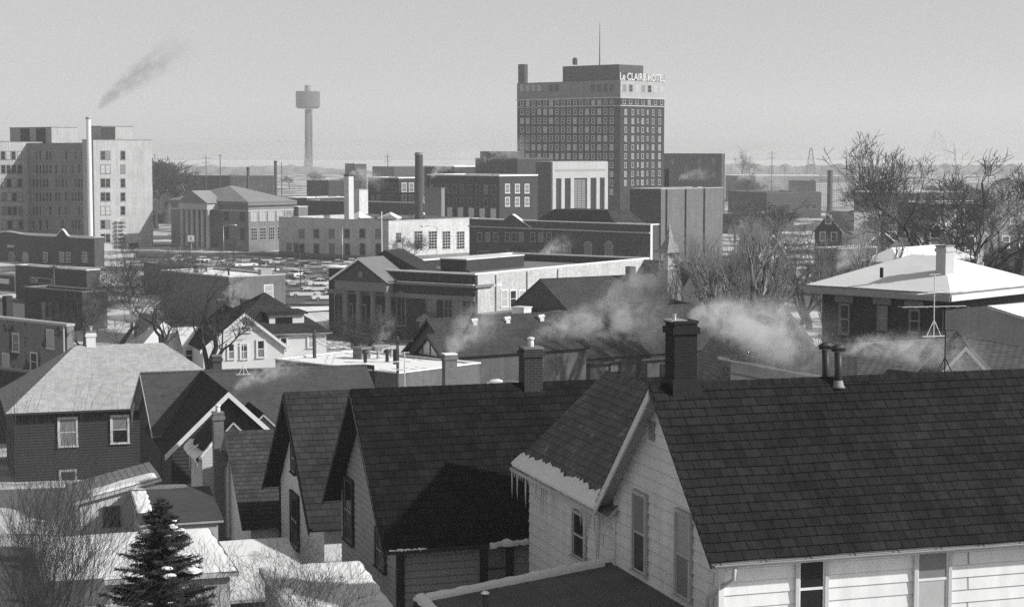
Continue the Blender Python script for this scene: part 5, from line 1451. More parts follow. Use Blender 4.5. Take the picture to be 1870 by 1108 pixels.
# ================================================================== TREES
def grow(T, C, rnd, p, d, L, r, lev, o):
    n = 3 if lev < o['twig'] else 2
    pts, rad = [p.copy()], [r]
    r1 = max(r * o['taper'], o['rmin'])
    for i in range(n):
        d = (d + Vector((rnd.gauss(0, 1), rnd.gauss(0, 1), rnd.gauss(0, .6))) * o['wander'] + Vector((0, 0, o['up'] * (1 if lev else .2)))).normalized()
        p = p + d * (L / n)
        pts.append(p.copy()); rad.append(lerp(r, r1, (i + 1) / n))
    mb, sides = (T, 6 if lev < 2 else 4) if lev < o['twig'] else (C, 3)
    mb.tube(pts, rad, sides, 0, False)
    if lev >= o['lev']: return
    k = o['kids'][min(lev, len(o['kids']) - 1)]
    k = max(1, k + rnd.choice((-1, 0, 0, 1))) if lev else k
    ph = rnd.random() * 6.28
    for i in range(k):
        sp = o['spread'][min(lev, len(o['spread']) - 1)] * rnd.uniform(.6, 1.25)
        a = ph + i * 6.283 / k + rnd.uniform(-.5, .5)
        ax = d.orthogonal().normalized(); bx = d.cross(ax)
        nd = (d * math.cos(sp) + (ax * math.cos(a) + bx * math.sin(a)) * math.sin(sp)).normalized()
        t = 1.0 if i == 0 or lev == 0 else rnd.uniform(o.get('tmin', .35), 1)
        q = pts[-1] if t == 1 else pts[0].lerp(pts[-1], t) if n < 3 else pts[min(n, int(t * n) + 0)].lerp(pts[min(n, int(t * n) + 1)], t * n - int(t * n)) if int(t * n) < n else pts[-1]
        grow(T, C, rnd, q, nd, L * o['ratio'] * rnd.uniform(.7, 1.2), max(r1 * (.8 if k > 1 else 1) * (1 if i == 0 else .8), o['rmin']), lev + 1, o)
KINDS = {
    'elm': dict(lev=7, kids=(2, 3, 3, 3, 3, 3, 2), spread=(.30, .40, .42, .48, .5), ratio=.70, up=.08, wander=.10, taper=.62, twig=4, rmin=.006, L=.28, r=.018),
    'forked': dict(lev=7, kids=(2, 3, 3, 3, 3, 3, 3), spread=(.27, .30, .36, .42, .5), ratio=.72, up=.09, wander=.08, taper=.62, twig=4, rmin=.009, L=.22, r=.019),
    'gnarl': dict(lev=7, kids=(3, 2, 3, 3, 3, 3, 2), spread=(.38, .62, .65, .6, .65), ratio=.70, up=.08, wander=.24, taper=.64, twig=4, rmin=.0062, L=.26, r=.028),
    'pollard': dict(lev=6, kids=(5, 2, 3, 4, 4, 3), spread=(.34, .28, .34, .35, .3, .3), ratio=.76, up=.13, wander=.09, taper=.66, twig=3, rmin=.004, L=.26, r=.06, tmin=.6),
    'dense': dict(lev=6, kids=(4, 4, 4, 4, 4, 3), spread=(.5, .6, .6, .6), ratio=.68, up=.07, wander=.16, taper=.55, twig=3, rmin=.006, L=.26, r=.018),
    'broom': dict(lev=5, kids=(9, 4, 4, 3, 2), spread=(.30, .32, .4, .4), ratio=.72, up=.10, wander=.10, taper=.6, twig=1, rmin=.0035, L=.34, r=.0065),
    'sapling': dict(lev=5, kids=(3, 4, 4, 3, 3), spread=(.35, .55, .6, .6), ratio=.62, up=.12, wander=.10, taper=.55, twig=2, rmin=.004, L=.40, r=.007),
    'far': dict(lev=5, kids=(4, 5, 5, 5, 3), spread=(.5, .6, .65, .7), ratio=.66, up=.06, wander=.15, taper=.55, twig=2, rmin=.018, L=.28, r=.022),
}
_tp = {}
def tree(kind, seed, px, D, ytop, label, group='bare trees', lean=(0, 0), rz=0.0, base=None, bark=None, twig=None, name='bare_tree', wide=1.0):
    p = P(px, 500, D); zb = gz(p.x, p.y) if base is None else base
    H = 25 - (ytop - 275) / F * D - zb
    bark, twig = bark or BARK, twig or TWIG
    key = (kind, seed, bark.name, twig.name)
    if key not in _tp:
        o = dict(KINDS[kind]); rnd = random.Random(seed)
        H0 = 10.0
        o['rmin'] = o['rmin'] * H0 / 10
        T, C = MB(), MB()
        grow(T, C, rnd, Vector((0, 0, -.3)), Vector((lean[0], lean[1], 1)).normalized(), o['L'] * H0, o['r'] * H0, 0, o)
        zs = sorted(v[2] for v in C.v); top = zs[int(len(zs) * .995)]
        me1, me2 = T.mesh('trunk', bark, True), C.mesh('crown', twig, True)
        _tp[key] = (me1, me2, top)
    me1, me2, top = _tp[key]
    s = H / top
    o = thing(name, label, 'tree', None, group, (p.x, p.y, zb), rz)
    o.scale = (s * wide, s * wide, s)
    link('trunk', me1, o); link('crown', me2, o)
    return o
tree('forked', 7, 1612, 300, 250, 'tall forked bare tree standing alone on the right skyline', rz=.4, wide=.95)
tree('gnarl', 1, 1700, 185, 330, 'dark gnarled bare tree, first right of the tall forked tree', wide=1.0)
tree('gnarl', 6, 1752, 150, 292, 'dark bare tree behind the square chimney of the snowy roof', rz=1.1, wide=1.0)
tree('gnarl', 18, 1798, 142, 284, 'large gnarled bare tree leaning over the snowy roof at far right', rz=2.0, wide=1.0)
tree('gnarl', 1, 1868, 160, 288, 'dark bare tree cut by the right edge of the picture', rz=3.0, wide=1.0)
tree('gnarl', 6, 1655, 215, 345, 'smaller dark bare tree close beside the foot of the tall forked tree', rz=2.2)
tree('elm', 5, 1376, 720, 274, 'hazy broad bare tree on the skyline right of the hotel', twig=TWIGL)
tree('pollard', 18, 1352, 150, 408, 'thick multi stemmed pollard willow, largest of the clump behind the chimney smoke', wide=1.35, twig=TWIGL)
tree('pollard', 16, 1392, 158, 392, 'pollard willow with long upright twigs just right of the largest willow', rz=1.0, twig=TWIGL)
tree('pollard', 15, 1322, 190, 420, 'slim pale pollard willow left of the largest willow', bark=BARKL, twig=TWIGL)
tree('pollard', 16, 1300, 205, 432, 'small dark pollard willow right beside the steeple', rz=2.2, twig=TWIGL)
tree('pollard', 24, 1412, 118, 415, 'leaning willow with long twigs reaching right towards the snowy roof', lean=(.55, 0), twig=TWIGL)
tree('dense', 31, 1450, 190, 412, 'brushy bare tree right of the willow clump', twig=TWIGL)
tree('dense', 32, 1328, 84, 622, 'dense bare bush behind the ridge right of the sooty chimney', name='bare_bush', wide=1.5)
tree('dense', 31, 1372, 86, 640, 'low bare bush behind the ridge, second right of the sooty chimney', name='bare_bush', rz=1.3, wide=1.3)
tree('gnarl', 41, 357, 160, 472, 'gnarled bare tree with thick dark trunk before the white gable house', rz=.7)
tree('gnarl', 42, 322, 158, 490, 'crooked bare tree leaning left above the pale shingled roof', rz=.2, lean=(-.3, 0))
tree('dense', 32, 205, 215, 470, 'wide dense bare tree in front of the dark brick block', wide=1.35)
tree('dense', 33, 250, 235, 478, 'dense bare tree right behind the first one by the dark brick block', wide=1.3, rz=1.0)
tree('dense', 31, 165, 190, 520, 'low dense bare tree touching the dark brick block', wide=1.3, rz=2.0)
tree('elm', 34, 243, 320, 425, 'bare tree before the sunlit hospital wall', rz=.5)
tree('elm', 35, 322, 300, 418, 'bare tree in front of the left end of the columned hall', rz=1.5)
tree('dense', 33, 764, 375, 428, 'round bushy bare tree against the sunlit post office wall', wide=1.2)
tree('elm', 34, 425, 400, 432, 'bare tree before the columned hall right of its portico', rz=2.1)
tree('elm', 35, 390, 380, 440, 'small bare tree under the street lamp by the columned hall', rz=2.5)
tree('dense', 31, 1010, 250, 560, 'small bare tree half lost in smoke by the low store', rz=.8)
tree('dense', 33, 690, 205, 570, 'bare shrub beside the library steps', name='bare_bush', wide=1.4)
tree('dense', 32, 635, 210, 600, 'low bare shrub under the library columns', name='bare_bush', wide=1.5)
tree('broom', 51, 30, 43, 742, 'dense brushy bare tree filling the lower left corner', wide=1.0, bark=TWIG)
tree('broom', 52, 75, 44.5, 775, 'second brushy bare tree in the lower left corner', wide=1.0, bark=TWIG, rz=1.0)
tree('broom', 53, -15, 42, 780, 'brushy bare tree cut by the left edge', wide=1.0, bark=TWIG, rz=2.0)
tree('broom', 51, 135, 47, 862, 'arching bare shrub before the pale outbuilding', wide=1.25, bark=TWIG, rz=2.6, name='bare_bush')
for i, (px, D, yt, sd) in enumerate(((428, 46, 950, 61), (470, 47, 985, 62), (505, 46.5, 975, 63), (545, 47, 978, 61), (590, 50, 985, 62), (450, 45, 1010, 63), (610, 52, 990, 61))):
    tree('sapling', sd, px, D, yt, ('thin bare sapling farthest left before the snowy shed roof', 'bare sapling in the middle of the clump beside the spruce', 'bare sapling with upright shoots in front of the white gable wall', 'bare sapling before the white wall window', 'bushy bare sapling against the grey wall corner', 'short bare sapling in front of the clump', 'bare sapling rising beside the snowy porch roof')[i], 'bare saplings', rz=i * 1.3, name='bare_sapling', bark=TWIG, wide=1.1)
rnd = random.Random(77)
for i in range(46):
    px, D = (rnd.uniform(1330, 1870), rnd.uniform(420, 1000)) if i < 26 else (rnd.uniform(270, 940), rnd.uniform(560, 1500))
    yg = 275 + 25 / D * F
    tree('far', 70 + i % 4, px, D, yg - rnd.uniform(8, 13) / D * F, 'bare tree in the hazy far rows of the lower town', 'far bare trees', rz=rnd.random() * 6, twig=TWIG if i % 2 else TWIGL, wide=rnd.uniform(1, 1.5))
for i, (px, D, yt) in enumerate(((300, 640, 290), (322, 680, 300), (288, 600, 305))):
    tree('far', 70 + i, px, D, yt, ('round hazy tree just right of the hospital tower', 'second hazy tree right of the hospital tower', 'low hazy tree touching the hospital corner')[i], rz=i, wide=1.6)
for i, (px, D, yt) in enumerate(((1735, 330, 335), (1800, 320, 335), (1860, 300, 330), (1480, 260, 415), (1560, 300, 430))):
    tree('dense', 31 + i % 3, px, D, yt, 'bare tree in the dark thicket behind the snowy roofs', 'thicket trees', rz=i * 1.1, wide=1.4)

# ---- spruce
def spruce(px, D, ytop, base):
    p = P(px, 900, D); H = 25 - (ytop - 275) / F * D - base
    o = thing('spruce_tree', 'dark young spruce with clumps of snow on its boughs, lower left', 'tree', None, None, (p.x, p.y, base))
    rnd = random.Random(9)
    T, C = MB(), MB()
    T.tube([(0, 0, -.3), (0, 0, H * .5), (0, 0, H)], [.11, .06, .008], 7)
    bough_tips = []
    z = .9
    while z < H - .04:
        q = 1 - z / H
        L = min(1.9, .07 + 2.9 * q ** .85)
        nb = 8 + int(7 * q)
        for i in range(nb):
            a = i * 6.283 / nb + rnd.random() * .9
            l = L * rnd.uniform(.72, 1.08)
            d = Vector((math.cos(a), math.sin(a), 0))
            zz = z + rnd.uniform(-.16, .16)
            up = .5 * (1 - q) + rnd.uniform(.0, .25)
            pts = [Vector((0, 0, zz)), Vector((0, 0, zz)) + d * l * .5 + Vector((0, 0, l * (up - .22))), Vector((0, 0, zz)) + d * l + Vector((0, 0, l * (up - .12)))]
            T.tube(pts, [.018, .012, .004], 3, 0, False)
            bough_tips.append((pts, l))
            side = d.cross(Vector((0, 0, 1)))
            ns = max(9, int(l * 34))
            for k in range(ns):
                t = (k + rnd.random()) / ns
                c = pts[0].lerp(pts[1], t * 2) if t < .5 else pts[1].lerp(pts[2], t * 2 - 1)
                for s in (-1, 1):
                    w = (.06 + .24 * l * (1 - t) * .55 + .05) * rnd.uniform(.6, 1.2)
                    dr = (d * rnd.uniform(.45, .9) + side * s * rnd.uniform(.5, 1) + Vector((0, 0, rnd.uniform(-.45, .55)))).normalized()
                    e = c + dr * w
                    C.tube([c, e], [.004, .002], 3, 0, False)
                    m = max(2, int(w / .035))
                    for j in range(m):
                        b = c.lerp(e, (j + .3) / m)
                        for s2 in (-1, 1):
                            nd = (dr * .7 + dr.orthogonal().normalized() * s2 * .6 + Vector((rnd.uniform(-.5, .5), rnd.uniform(-.5, .5), rnd.uniform(-.3, .7)))).normalized()
                            f = b + nd * rnd.uniform(.045, .075)
                            pr = nd.orthogonal().normalized() * .012
                            C.f.append([C.pt(b - pr), C.pt(b + pr), C.pt(f)]); C.m.append(0)
        z += .10 + .12 * q
    T.obj('trunk', BARK, o, True); C.obj('crown', NEEDLE, o)
    for i in range(70):
        pts, l = rnd.choice(bough_tips)
        if l < .35 or pts[2].y > .5: continue
        c = pts[1].lerp(pts[2], rnd.random()); s = rnd.uniform(.035, .13)
        bm = bmesh.new(); bmesh.ops.create_icosphere(bm, subdivisions=2, radius=1)
        for v in bm.verts: v.co = Vector((v.co.x * s * 1.5, v.co.y * s * 1.2, v.co.z * s * .55)) * (1 + .35 * noise.noise(v.co * 2 + Vector((i, 0, 0)))) + c + Vector((0, 0, .03))
        me = bpy.data.meshes.new('snow_clump'); bm.to_mesh(me); bm.free(); me.materials.append(SNOW)
        link('snow_clump', me, o)
spruce(293, 44.5, 928, 9.3)
# hedge
mb = MB(); rnd = random.Random(4)
hf_ = frame_at(85, 1000, 70, ROW, 7.6)
for i in range(1500):
    x, y = rnd.uniform(0, 3.9), rnd.uniform(0, 1.0)
    b = Vector((x, y, -.2)); e = b + Vector((rnd.gauss(0, .15), rnd.gauss(0, .15), rnd.uniform(.7, 1.15)))
    mb.tube([b, b.lerp(e, .6) + Vector((rnd.gauss(0, .04), rnd.gauss(0, .04), 0)), e], [.012, .009, .005], 3, 0, False)
o = mb.obj('hedge', TWIG); o.location = (hf_.x, hf_.y, hf_.z); o.rotation_euler = (0, 0, hf_.rot)
tag(o, 'dark clipped bare hedge below the pale outbuilding', 'hedge')

# ================================================================== CARS
def car_protos():
    out = {}
    side = [(-2.6, .32), (2.55, .32), (2.62, .5), (2.55, .78), (1.15, .9), (-1.6, .92), (-2.62, .86), (-2.66, .55)]
    roof = [(.95, .9), (.3, 1.36), (-.95, 1.38), (-1.75, .92)]
    for nm, b in (('white', .75), ('cream', .55), ('grey', .28), ('mid', .14), ('black', .035)):
        paint = mat('car_paint_' + nm, b, .3, .05, .5, spec=.5)
        mb = MB(); W = .92
        n = len(side)
        for s in (-1, 1): mb.face([(x, s * W * (.97 if z > .7 else 1), z) for x, z in (side if s < 0 else side[::-1])])
        for i in range(n):
            a, c = side[i], side[(i + 1) % n]
            mb.face([(a[0], -W * (.97 if a[1] > .7 else 1), a[1]), (a[0], W * (.97 if a[1] > .7 else 1), a[1]), (c[0], W * (.97 if c[1] > .7 else 1), c[1]), (c[0], -W * (.97 if c[1] > .7 else 1), c[1])])
        rb = [(.3, 1.362), (.2, 1.41), (-.9, 1.43), (-1.0, 1.382)]
        mb.face([(.32, -.66, 1.362), (.32, .66, 1.362), (.2, .6, 1.42), (.2, -.6, 1.42)]); mb.face([(.2, -.6, 1.42), (.2, .6, 1.42), (-.9, .6, 1.435), (-.9, -.6, 1.435)]); mb.face([(-.9, -.6, 1.435), (-.9, .6, 1.435), (-1.0, .66, 1.382), (-1.0, -.66, 1.382)])
        for s in (-1, 1):
            mb.face([(.32, s * .66, 1.362), (.2, s * .6, 1.42), (-.9, s * .6, 1.435), (-1.0, s * .66, 1.382)])
            for xb, xt in ((.95, .32), (-.35, -.35), (-1.72, -1.0)): mb.box(min(xb, xt) if xb == xt else xt - .04, (xb + .08) if xb == xt else xt + .04, s * .72 - .03, s * .72 + .03, .9, 1.37)
        body = mb.mesh('body', paint)
        mb = MB()
        g = [(.95, .86, .9), (.3, .67, 1.365), (-1.0, .67, 1.38), (-1.75, .86, .92)]
        for s in (-1, 1): mb.face([(x, s * (w - .02), z) for x, w, z in g])
        for a, c in ((0, 1), (3, 2)): mb.face([(g[a][0], -g[a][1] + .02, g[a][2]), (g[a][0], g[a][1] - .02, g[a][2]), (g[c][0], g[c][1] - .02, g[c][2]), (g[c][0], -g[c][1] + .02, g[c][2])])
        glass = mb.mesh('windows', GLASS)
        out[nm] = (body, glass)
    mb = MB(); mb.tube([(0, -.11, 0), (0, .11, 0)], .33, 14, 0); mb.tube([(0, -.125, 0), (0, .125, 0)], .18, 12, 1)
    wheel = mb.mesh('wheel', [mat('tyre', .02, .9, .2, 1), METAL])
    mb = MB()
    mb.box(-.06, .08, -.9, .9, .42, .56); bump_ = mb.mesh('bumper', METAL)
    mb = MB(); mb.face([(-2.5, -.85, .905), (-1.8, -.85, .925), (-1.8, .85, .925), (-2.5, .85, .905)]); mb.face([(-.9, -.58, 1.442), (.2, -.58, 1.428), (.2, .58, 1.428), (-.9, .58, 1.442)]); mb.face([(1.2, -.8, .905), (2.4, -.8, .81), (2.4, .8, .81), (1.2, .8, .905)]); snow = mb.mesh('snow_cover', SNOW)
    return out, wheel, bump_, snow
CP, WHEEL, BUMP, CSN = car_protos()
def car(px, py, col, rot, label, snow=False):
    D = 25 * F / (py - 275)
    p = P(px, py, D)
    o = thing('parked_car', label, 'car', None, 'cars parked in the snowy lot', (p.x, p.y, gz(p.x, p.y) + .07), R(rot))
    link('body', CP[col][0], o); link('windows', CP[col][1], o)
    for x in (-1.6, 1.65):
        for y in (-.82, .82): w = link('wheel', WHEEL, o); w.location = (x, y, .33)
    for x in (-2.66, 2.6): b = link('bumper', BUMP, o); b.location = (x, 0, 0)
    if snow: link('snow_cover', CSN, o)
CARS = [(557, 543, 'white', 190, 'white sedan seen broadside at the near edge of the lot, left of the library', 0), (588, 523, 'white', 12, 'white sedan right behind the broadside white one, close to the library', 1),
    (540, 520, 'grey', 225, 'grey sedan with snowy roof angled behind the broadside white car', 1), (532, 534, 'mid', 200, 'dark grey sedan just behind the nose of the broadside white car', 1), (577, 533, 'cream', 200, 'cream sedan behind the tail of the broadside white car', 1), (597, 549, 'white', 195, 'white sedan half hidden by the left library corner', 0),
    (545, 506, 'white', 60, 'white sedan in the second row under the bare lamp pole', 1), (566, 510, 'mid', 60, 'dark sedan with snowy roof beside the second row white one', 1), (486, 497, 'white', 20, 'white car left of the utility pole', 1), (560, 489, 'black', 15, 'black sedan in the far row in front of the post office', 1), (577, 492, 'grey', 15, 'grey sedan next right of the black one before the post office', 1),
    (597, 491, 'white', 15, 'white sedan at the right end of the row before the post office', 0), (535, 484, 'mid', 15, 'dark sedan with snowy roof at the left end of the post office row', 1), (512, 483, 'cream', 15, 'cream sedan by the corner of the post office', 1), (620, 486, 'grey', 15, 'grey sedan just above the library gable', 1), (645, 484, 'white', 15, 'white sedan above the library gable peak', 0),
    (470, 484, 'black', 30, 'black sedan before the columned hall, nearest the road', 1), (448, 488, 'white', 30, 'white sedan between two dark ones before the columned hall', 0), (425, 484, 'mid', 30, 'dark sedan below the street lamp', 1), (398, 482, 'grey', 30, 'grey sedan left of the street lamp', 1), (372, 480, 'white', 30, 'white sedan in front of the hall portico', 1), (350, 482, 'black', 30, 'black sedan left in the row before the hall portico', 1), (330, 478, 'grey', 30, 'grey sedan farthest left in the row before the hall', 1),
    (500, 510, 'black', 40, 'black sedan alone left of the second row', 1), (612, 500, 'mid', 15, 'dark sedan behind the left end of the library parapet', 1), (760, 482, 'white', 48, 'white car parked in front of the sunlit post office', 0)]
for c in CARS: car(c[0], c[1], c[2], c[3], c[4], bool(c[5]))
# parking lot asphalt and roads as sheets just above the ground
def sheet(name, label, pix, m, lift):
    mb = MB(); q = []
    for px, py in pix:
        D = 25 * F / (py - 275); p = P(px, py, D); q.append((p.x, p.y, .16 + lift))
    mb.face(q[::-1]); tag(mb.obj(name, m), label, None, None, 'structure')
sheet('parking_lot', 'dark asphalt parking lot streaked with packed snow', [(300, 474), (300, 500), (470, 512), (500, 556), (640, 560), (700, 482), (640, 477)], mat('lot_asphalt', .09, .9, .25, .08, patch=(.5, .07, .56)), .02)
sheet('road', 'dark road beyond the parking lot', [(250, 462), (250, 470), (720, 475), (900, 484), (900, 478), (720, 470)], ASPH, .024)
sheet('pavement', 'snowy pavement strip at the near edge of the lot', [(520, 563), (545, 572), (640, 566), (640, 560)], SNOW, .03)
sheet('lawn', 'snow covered lawn beside the library', [(470, 575), (500, 640), (640, 640), (640, 578)], SNOWD, .012)

# ================================================================== POLES, LAMPS, AERIALS
def pole(px, ytop, D, label, ybot=None, r=.14, arms=(), name='utility_pole', cat='utility pole', m=None, z=None, group=None):
    p = P(px, ytop, D); zb = gz(p.x, p.y) if z is None else z
    o = thing(name, label, cat, None, group, (p.x, p.y, zb)); H = p.z - zb
    mb = MB(); mb.tube([(0, 0, -.5), (0, 0, H)], [r, r * .7], 8); mb.obj('pole', m or WOODP, o, True)
    for dz, w in arms:
        mb = MB(); mb.box(-w / 2, w / 2, -.16, -.06, H - dz - .06, H - dz + .06)
        for s in (-.45, -.25, .25, .45): mb.tube([(s * w, -.11, H - dz + .05), (s * w, -.11, H - dz + .22)], .035, 6)
        mb.obj('crossarm', WOODP, o)
    return o, H
pole(503, 484, 285, 'wooden pole with crossarm between the snowy stores and the parked cars', arms=((.4, 2.4),), r=.13)
o, H = pole(726, 614, 128, 'dark utility pole with a crossarm beside the bright shop roof', arms=((.3, 2.2),), r=.13)
mb = MB(); mb.tube([(-.1, -.15, H - 1.9), (-.1, -.15, H - .9)], .22, 10); mb.obj('transformer', METALD, o)
pole(574, 604, 150, 'short thick bare post in front of the white side house', r=.2)
pole(376, 284, 760, 'hazy power pole on the skyline left of the columned hall roof ridge', arms=((1, 3.2), (3, 3.2)), r=.22)
pole(402, 282, 760, 'second hazy skyline pole with a box on top above the columned hall', arms=((.5, 1.4),), r=.22)
pole(514, 296, 700, 'thin hazy pole beside the thin tall chimney', r=.18)
pole(708, 282, 800, 'hazy crossarmed pole above the snow edged brick block', arms=((1, 3), (3, 3)), r=.22)
pole(1410, 276, 820, 'hazy crossarmed pole right of the broad skyline tree', arms=((1, 3), (3, 3)), r=.2)
pole(1604, 398, 200, 'slender dark pole behind the small snowy hip roof', r=.08)
pole(98, 482, 285, 'wooden pole in front of the framed wall sign', arms=((.5, 1.2),), r=.16)
pole(625, 412, 385, 'white metal lamp mast by the shaded post office wall', r=.08, m=METAL, name='lamp_mast', cat='lamp post')
pole(697, 386, 330, 'tall white flagpole in front of the post office corner', r=.1, m=WHITE, name='flagpole', cat='flagpole')
pole(548, 455, 330, 'bare lamp pole among the second row of parked cars', r=.09, m=METALD, name='lamp_mast', cat='lamp post')
o, H = pole(349, 440, 430, 'white square sign on a post before the columned hall', r=.06, m=METAL, name='street_sign', cat='sign')
mb = MB(); mb.box(-.75, .75, -.12, -.07, H - .2, H + 1.3); mb.obj('sign_panel', WHITE, o); 
mb = MB(); mb.box(-.08, .08, -.125, -.1205, H + .15, H + .95); mb.box(-.3, -.08, -.125, -.1205, H + .7, H + .85); mb.obj('symbol', DARKT, o)
def wire(label, a, b, sag=1.2, n=3, gap=.35):
    A, B = P(*a), P(*b)
    o = thing('overhead_wire', label, 'wire', None, 'overhead wires', tuple(A))
    for k in range(n):
        mb = MB(); off = Vector((0, 0, -gap * k))
        mb.tube([(B - A) * (i / 14) + off - Vector((0, 0, sag * 4 * (i / 14) * (1 - i / 14))) for i in range(15)], .016, 4); mb.obj('strand', METALD, o)
wire('three sagging wires between the utility pole by the shop and the short thick post', (726, 617, 128), (574, 606, 150), .8)
wire('sagging wires from the shop utility pole to the far crossarm pole', (726, 617, 128), (503, 487, 285), 2.5, 2)
wire('wires running left from the crossarm pole to the pole by the wall sign', (503, 487, 285), (98, 485, 285), 1.5, 2)
def lamp(px, ytop, D, side, label, arm=2.4, z=None, big=1.0):
    o, H = pole(px, ytop, D, label, r=.09 * big, m=METAL, name='street_lamp', cat='street lamp', z=z)
    mb = MB(); mb.tube([(0, 0, H - .3), (side * arm * .3, 0, H + .05), (side * arm * .7, 0, H + .15), (side * arm, 0, H + .12)], .045 * big, 6); mb.obj('arm', METAL, o, True)
    mb = MB(); mb.tube([(side * (arm - .1), 0, H + .12), (side * (arm + .15), 0, H + .13), (side * (arm + .5), 0, H + .08), (side * (arm + .75), 0, H + .05)], [.06 * big, .16 * big, .17 * big, .05 * big], 8); mb.obj('lamp_head', WHITE, o, True)
lamp(408, 412, 430, 1, 'tall street lamp with arm to the right in front of the columned hall')
lamp(798, 414, 345, -1, 'street lamp with arm to the left before the sunlit post office wall')
lamp(968, 700, 98, -1, 'street lamp head on a curved arm beside the brown chimney of the second house', 1.55, z=3.5, big=.8)
lamp(1131, 640, 260, -1, 'small street lamp lost in smoke by the church', 1.2)
def aerial(name, label, px, py0, py1, D, els, tripod=None, mt=None, z=None, rot=0):
    p0, p1 = P(px, py0, D), P(px, py1, D)
    o = thing(name, label, 'tv aerial', None, 'roof aerials', (p0.x, p0.y, p0.z), R(ROW))
    H = p1.z - p0.z; mt = mt or METAL
    mb = MB(); mb.tube([(0, 0, -.1), (0, 0, H)], .02, 6); mb.obj('mast', mt, o)
    for dz, boom, n, w, a in els:
        mb = MB(Matrix.Rotation(R(a), 4, 'Z'))
        mb.tube([(-boom * .5, 0, H - dz), (boom * .5, 0, H - dz + .02)], .014, 5)
        for i in range(n):
            x = -boom * .5 + boom * i / max(1, n - 1); ww = w * (1 - .35 * i / n)
            mb.tube([(x, -ww / 2, H - dz), (x, ww / 2, H - dz)], .009, 4)
        mb.obj('element_array', mt, o)
    if tripod:
        for s in (-1, 1):
            mb = MB(); mb.tube([(0, 0, tripod), (s * tripod * .55, 0, -.05)], .018, 5); mb.obj('leg', mt, o)
        mb = MB(); mb.tube([(-tripod * .85, -.02, -.04), (tripod * .85, -.02, -.04)], .018, 5); mb.obj('foot_bar', mt, o)
PALE = mat('pale_aerial_metal', .75, .5, .05)
aerial('tv_aerial', 'pale tv aerial with folded loops on the ridge of the black roof', 739, 706, 642, 68.5, [(.35, 1.2, 3, .9, 20), (.65, 1.5, 4, 1.1, 20), (.05, .35, 2, .3, 0)], None, PALE)
aerial('tv_aerial', 'small tripod aerial mast on the ridge of the slate grey roof', 445, 682, 628, 101, [(.1, .9, 3, .6, 10)], .5, PALE)
aerial('tv_aerial', 'tall dark tv aerial on a tripod on the ridge of the nearest house', 1725, 697, 600, 53.5, [(.02, .5, 1, .6, 60)], .72, METALD)
aerial('tv_aerial', 'wide multi armed tv aerial in front of the square brick house', 1705, 612, 500, 73, [(.75, 2.4, 5, 1.5, 25), (1.3, 2.6, 7, 1.1, -10), (.03, .5, 2, .2, 0)], .6, PALE)

# ================================================================== FAR LANDMARKS
mb = MB(); nx = 420
rows = []
for i in range(nx + 1):
    x = -700 + 1400 * i / nx
    hgt = 7 + 6 * noise.noise(Vector((x * .011, 1, 0))) + 5 * abs(noise.noise(Vector((x * .07, 2, 0)))) + 3 * noise.noise(Vector((x * .3, 4, 0)))
    hgt *= .45 + .75 * sstep(80, 300, abs(x + 20))
    rows.append([mb.pt((x, 1960, -.5)), mb.pt((x, 1975 + 8 * noise.noise(Vector((x * .1, 7, 0))), max(1, hgt * .8))), mb.pt((x, 2000, max(1.5, hgt))), mb.pt((x, 2040, max(1, hgt * .7))), mb.pt((x, 2070, -.5))])
for a, b in zip(rows, rows[1:]):
    for k in range(4): mb.f.append([a[k], b[k], b[k + 1], a[k + 1]]); mb.m.append(0)
tag(mb.obj('far_woods', mat('woods', .16, .95, .5, .05)), 'uneven dark line of woods along the river bank on the skyline', None, None, 'stuff')
p = P(563, 280, 2050)
WT = thing('water_tower', 'hazy water tower with box tank on a thick column', 'water tower', None, None, (p.x, p.y, -1))
k = 2050 / F
zz = lambda y: 26 - (y - 275) * k
mb = MB(); mb.lathe([(9.5 * k, 0), (6.5 * k, zz(280)), (5.5 * k, zz(200))], 16); mb.obj('column', mat('tower_tank', .1, .9, .1, .01), WT, True)
mb = MB(); mb.lathe([(18 * k, zz(199)), (22 * k, zz(196)), (22 * k, zz(170)), (21 * k, zz(168))], 24); mb.obj('tank', mat('tower_tank', .1, .9, .1, .01), WT)
mb = MB(); mb.lathe([(5.5 * k, zz(167.9)), (5.5 * k, zz(157))], 12); mb.obj('top_house', CONC, WT)
mb = MB(); mb.tube([(7.5 * k, -3 * k, 0), (7.5 * k, -3 * k, zz(200))], 1.2 * k, 8); mb.obj('riser_pipe', CONC, WT)
def pylon(px, yt, D, w, label):
    p = P(px, yt, D); o = thing('lattice_mast', label, 'mast', None, None, (p.x, p.y, -1)); H = p.z + 1
    mb = MB()
    for s in (-1, 1):
        for t in (-1, 1): mb.tube([(s * w, t * w, 0), (s * w * .12, t * w * .12, H)], .16, 4)
    for i in range(7):
        a, b = i / 7, (i + 1) / 7
        for s in (-1, 1): mb.tube([(s * w * (1 - .88 * a), -w * (1 - .88 * a), H * a), (-s * w * (1 - .88 * b), -w * (1 - .88 * b), H * b)], .1, 4)
    mb.obj('lattice', METALD, o)
pylon(1481, 270, 1500, 5, 'hazy lattice mast on the far shore right of the skyline tree')
pylon(1712, 240, 2600, 22, 'very faint wide lattice tower in the haze above the right-hand trees')

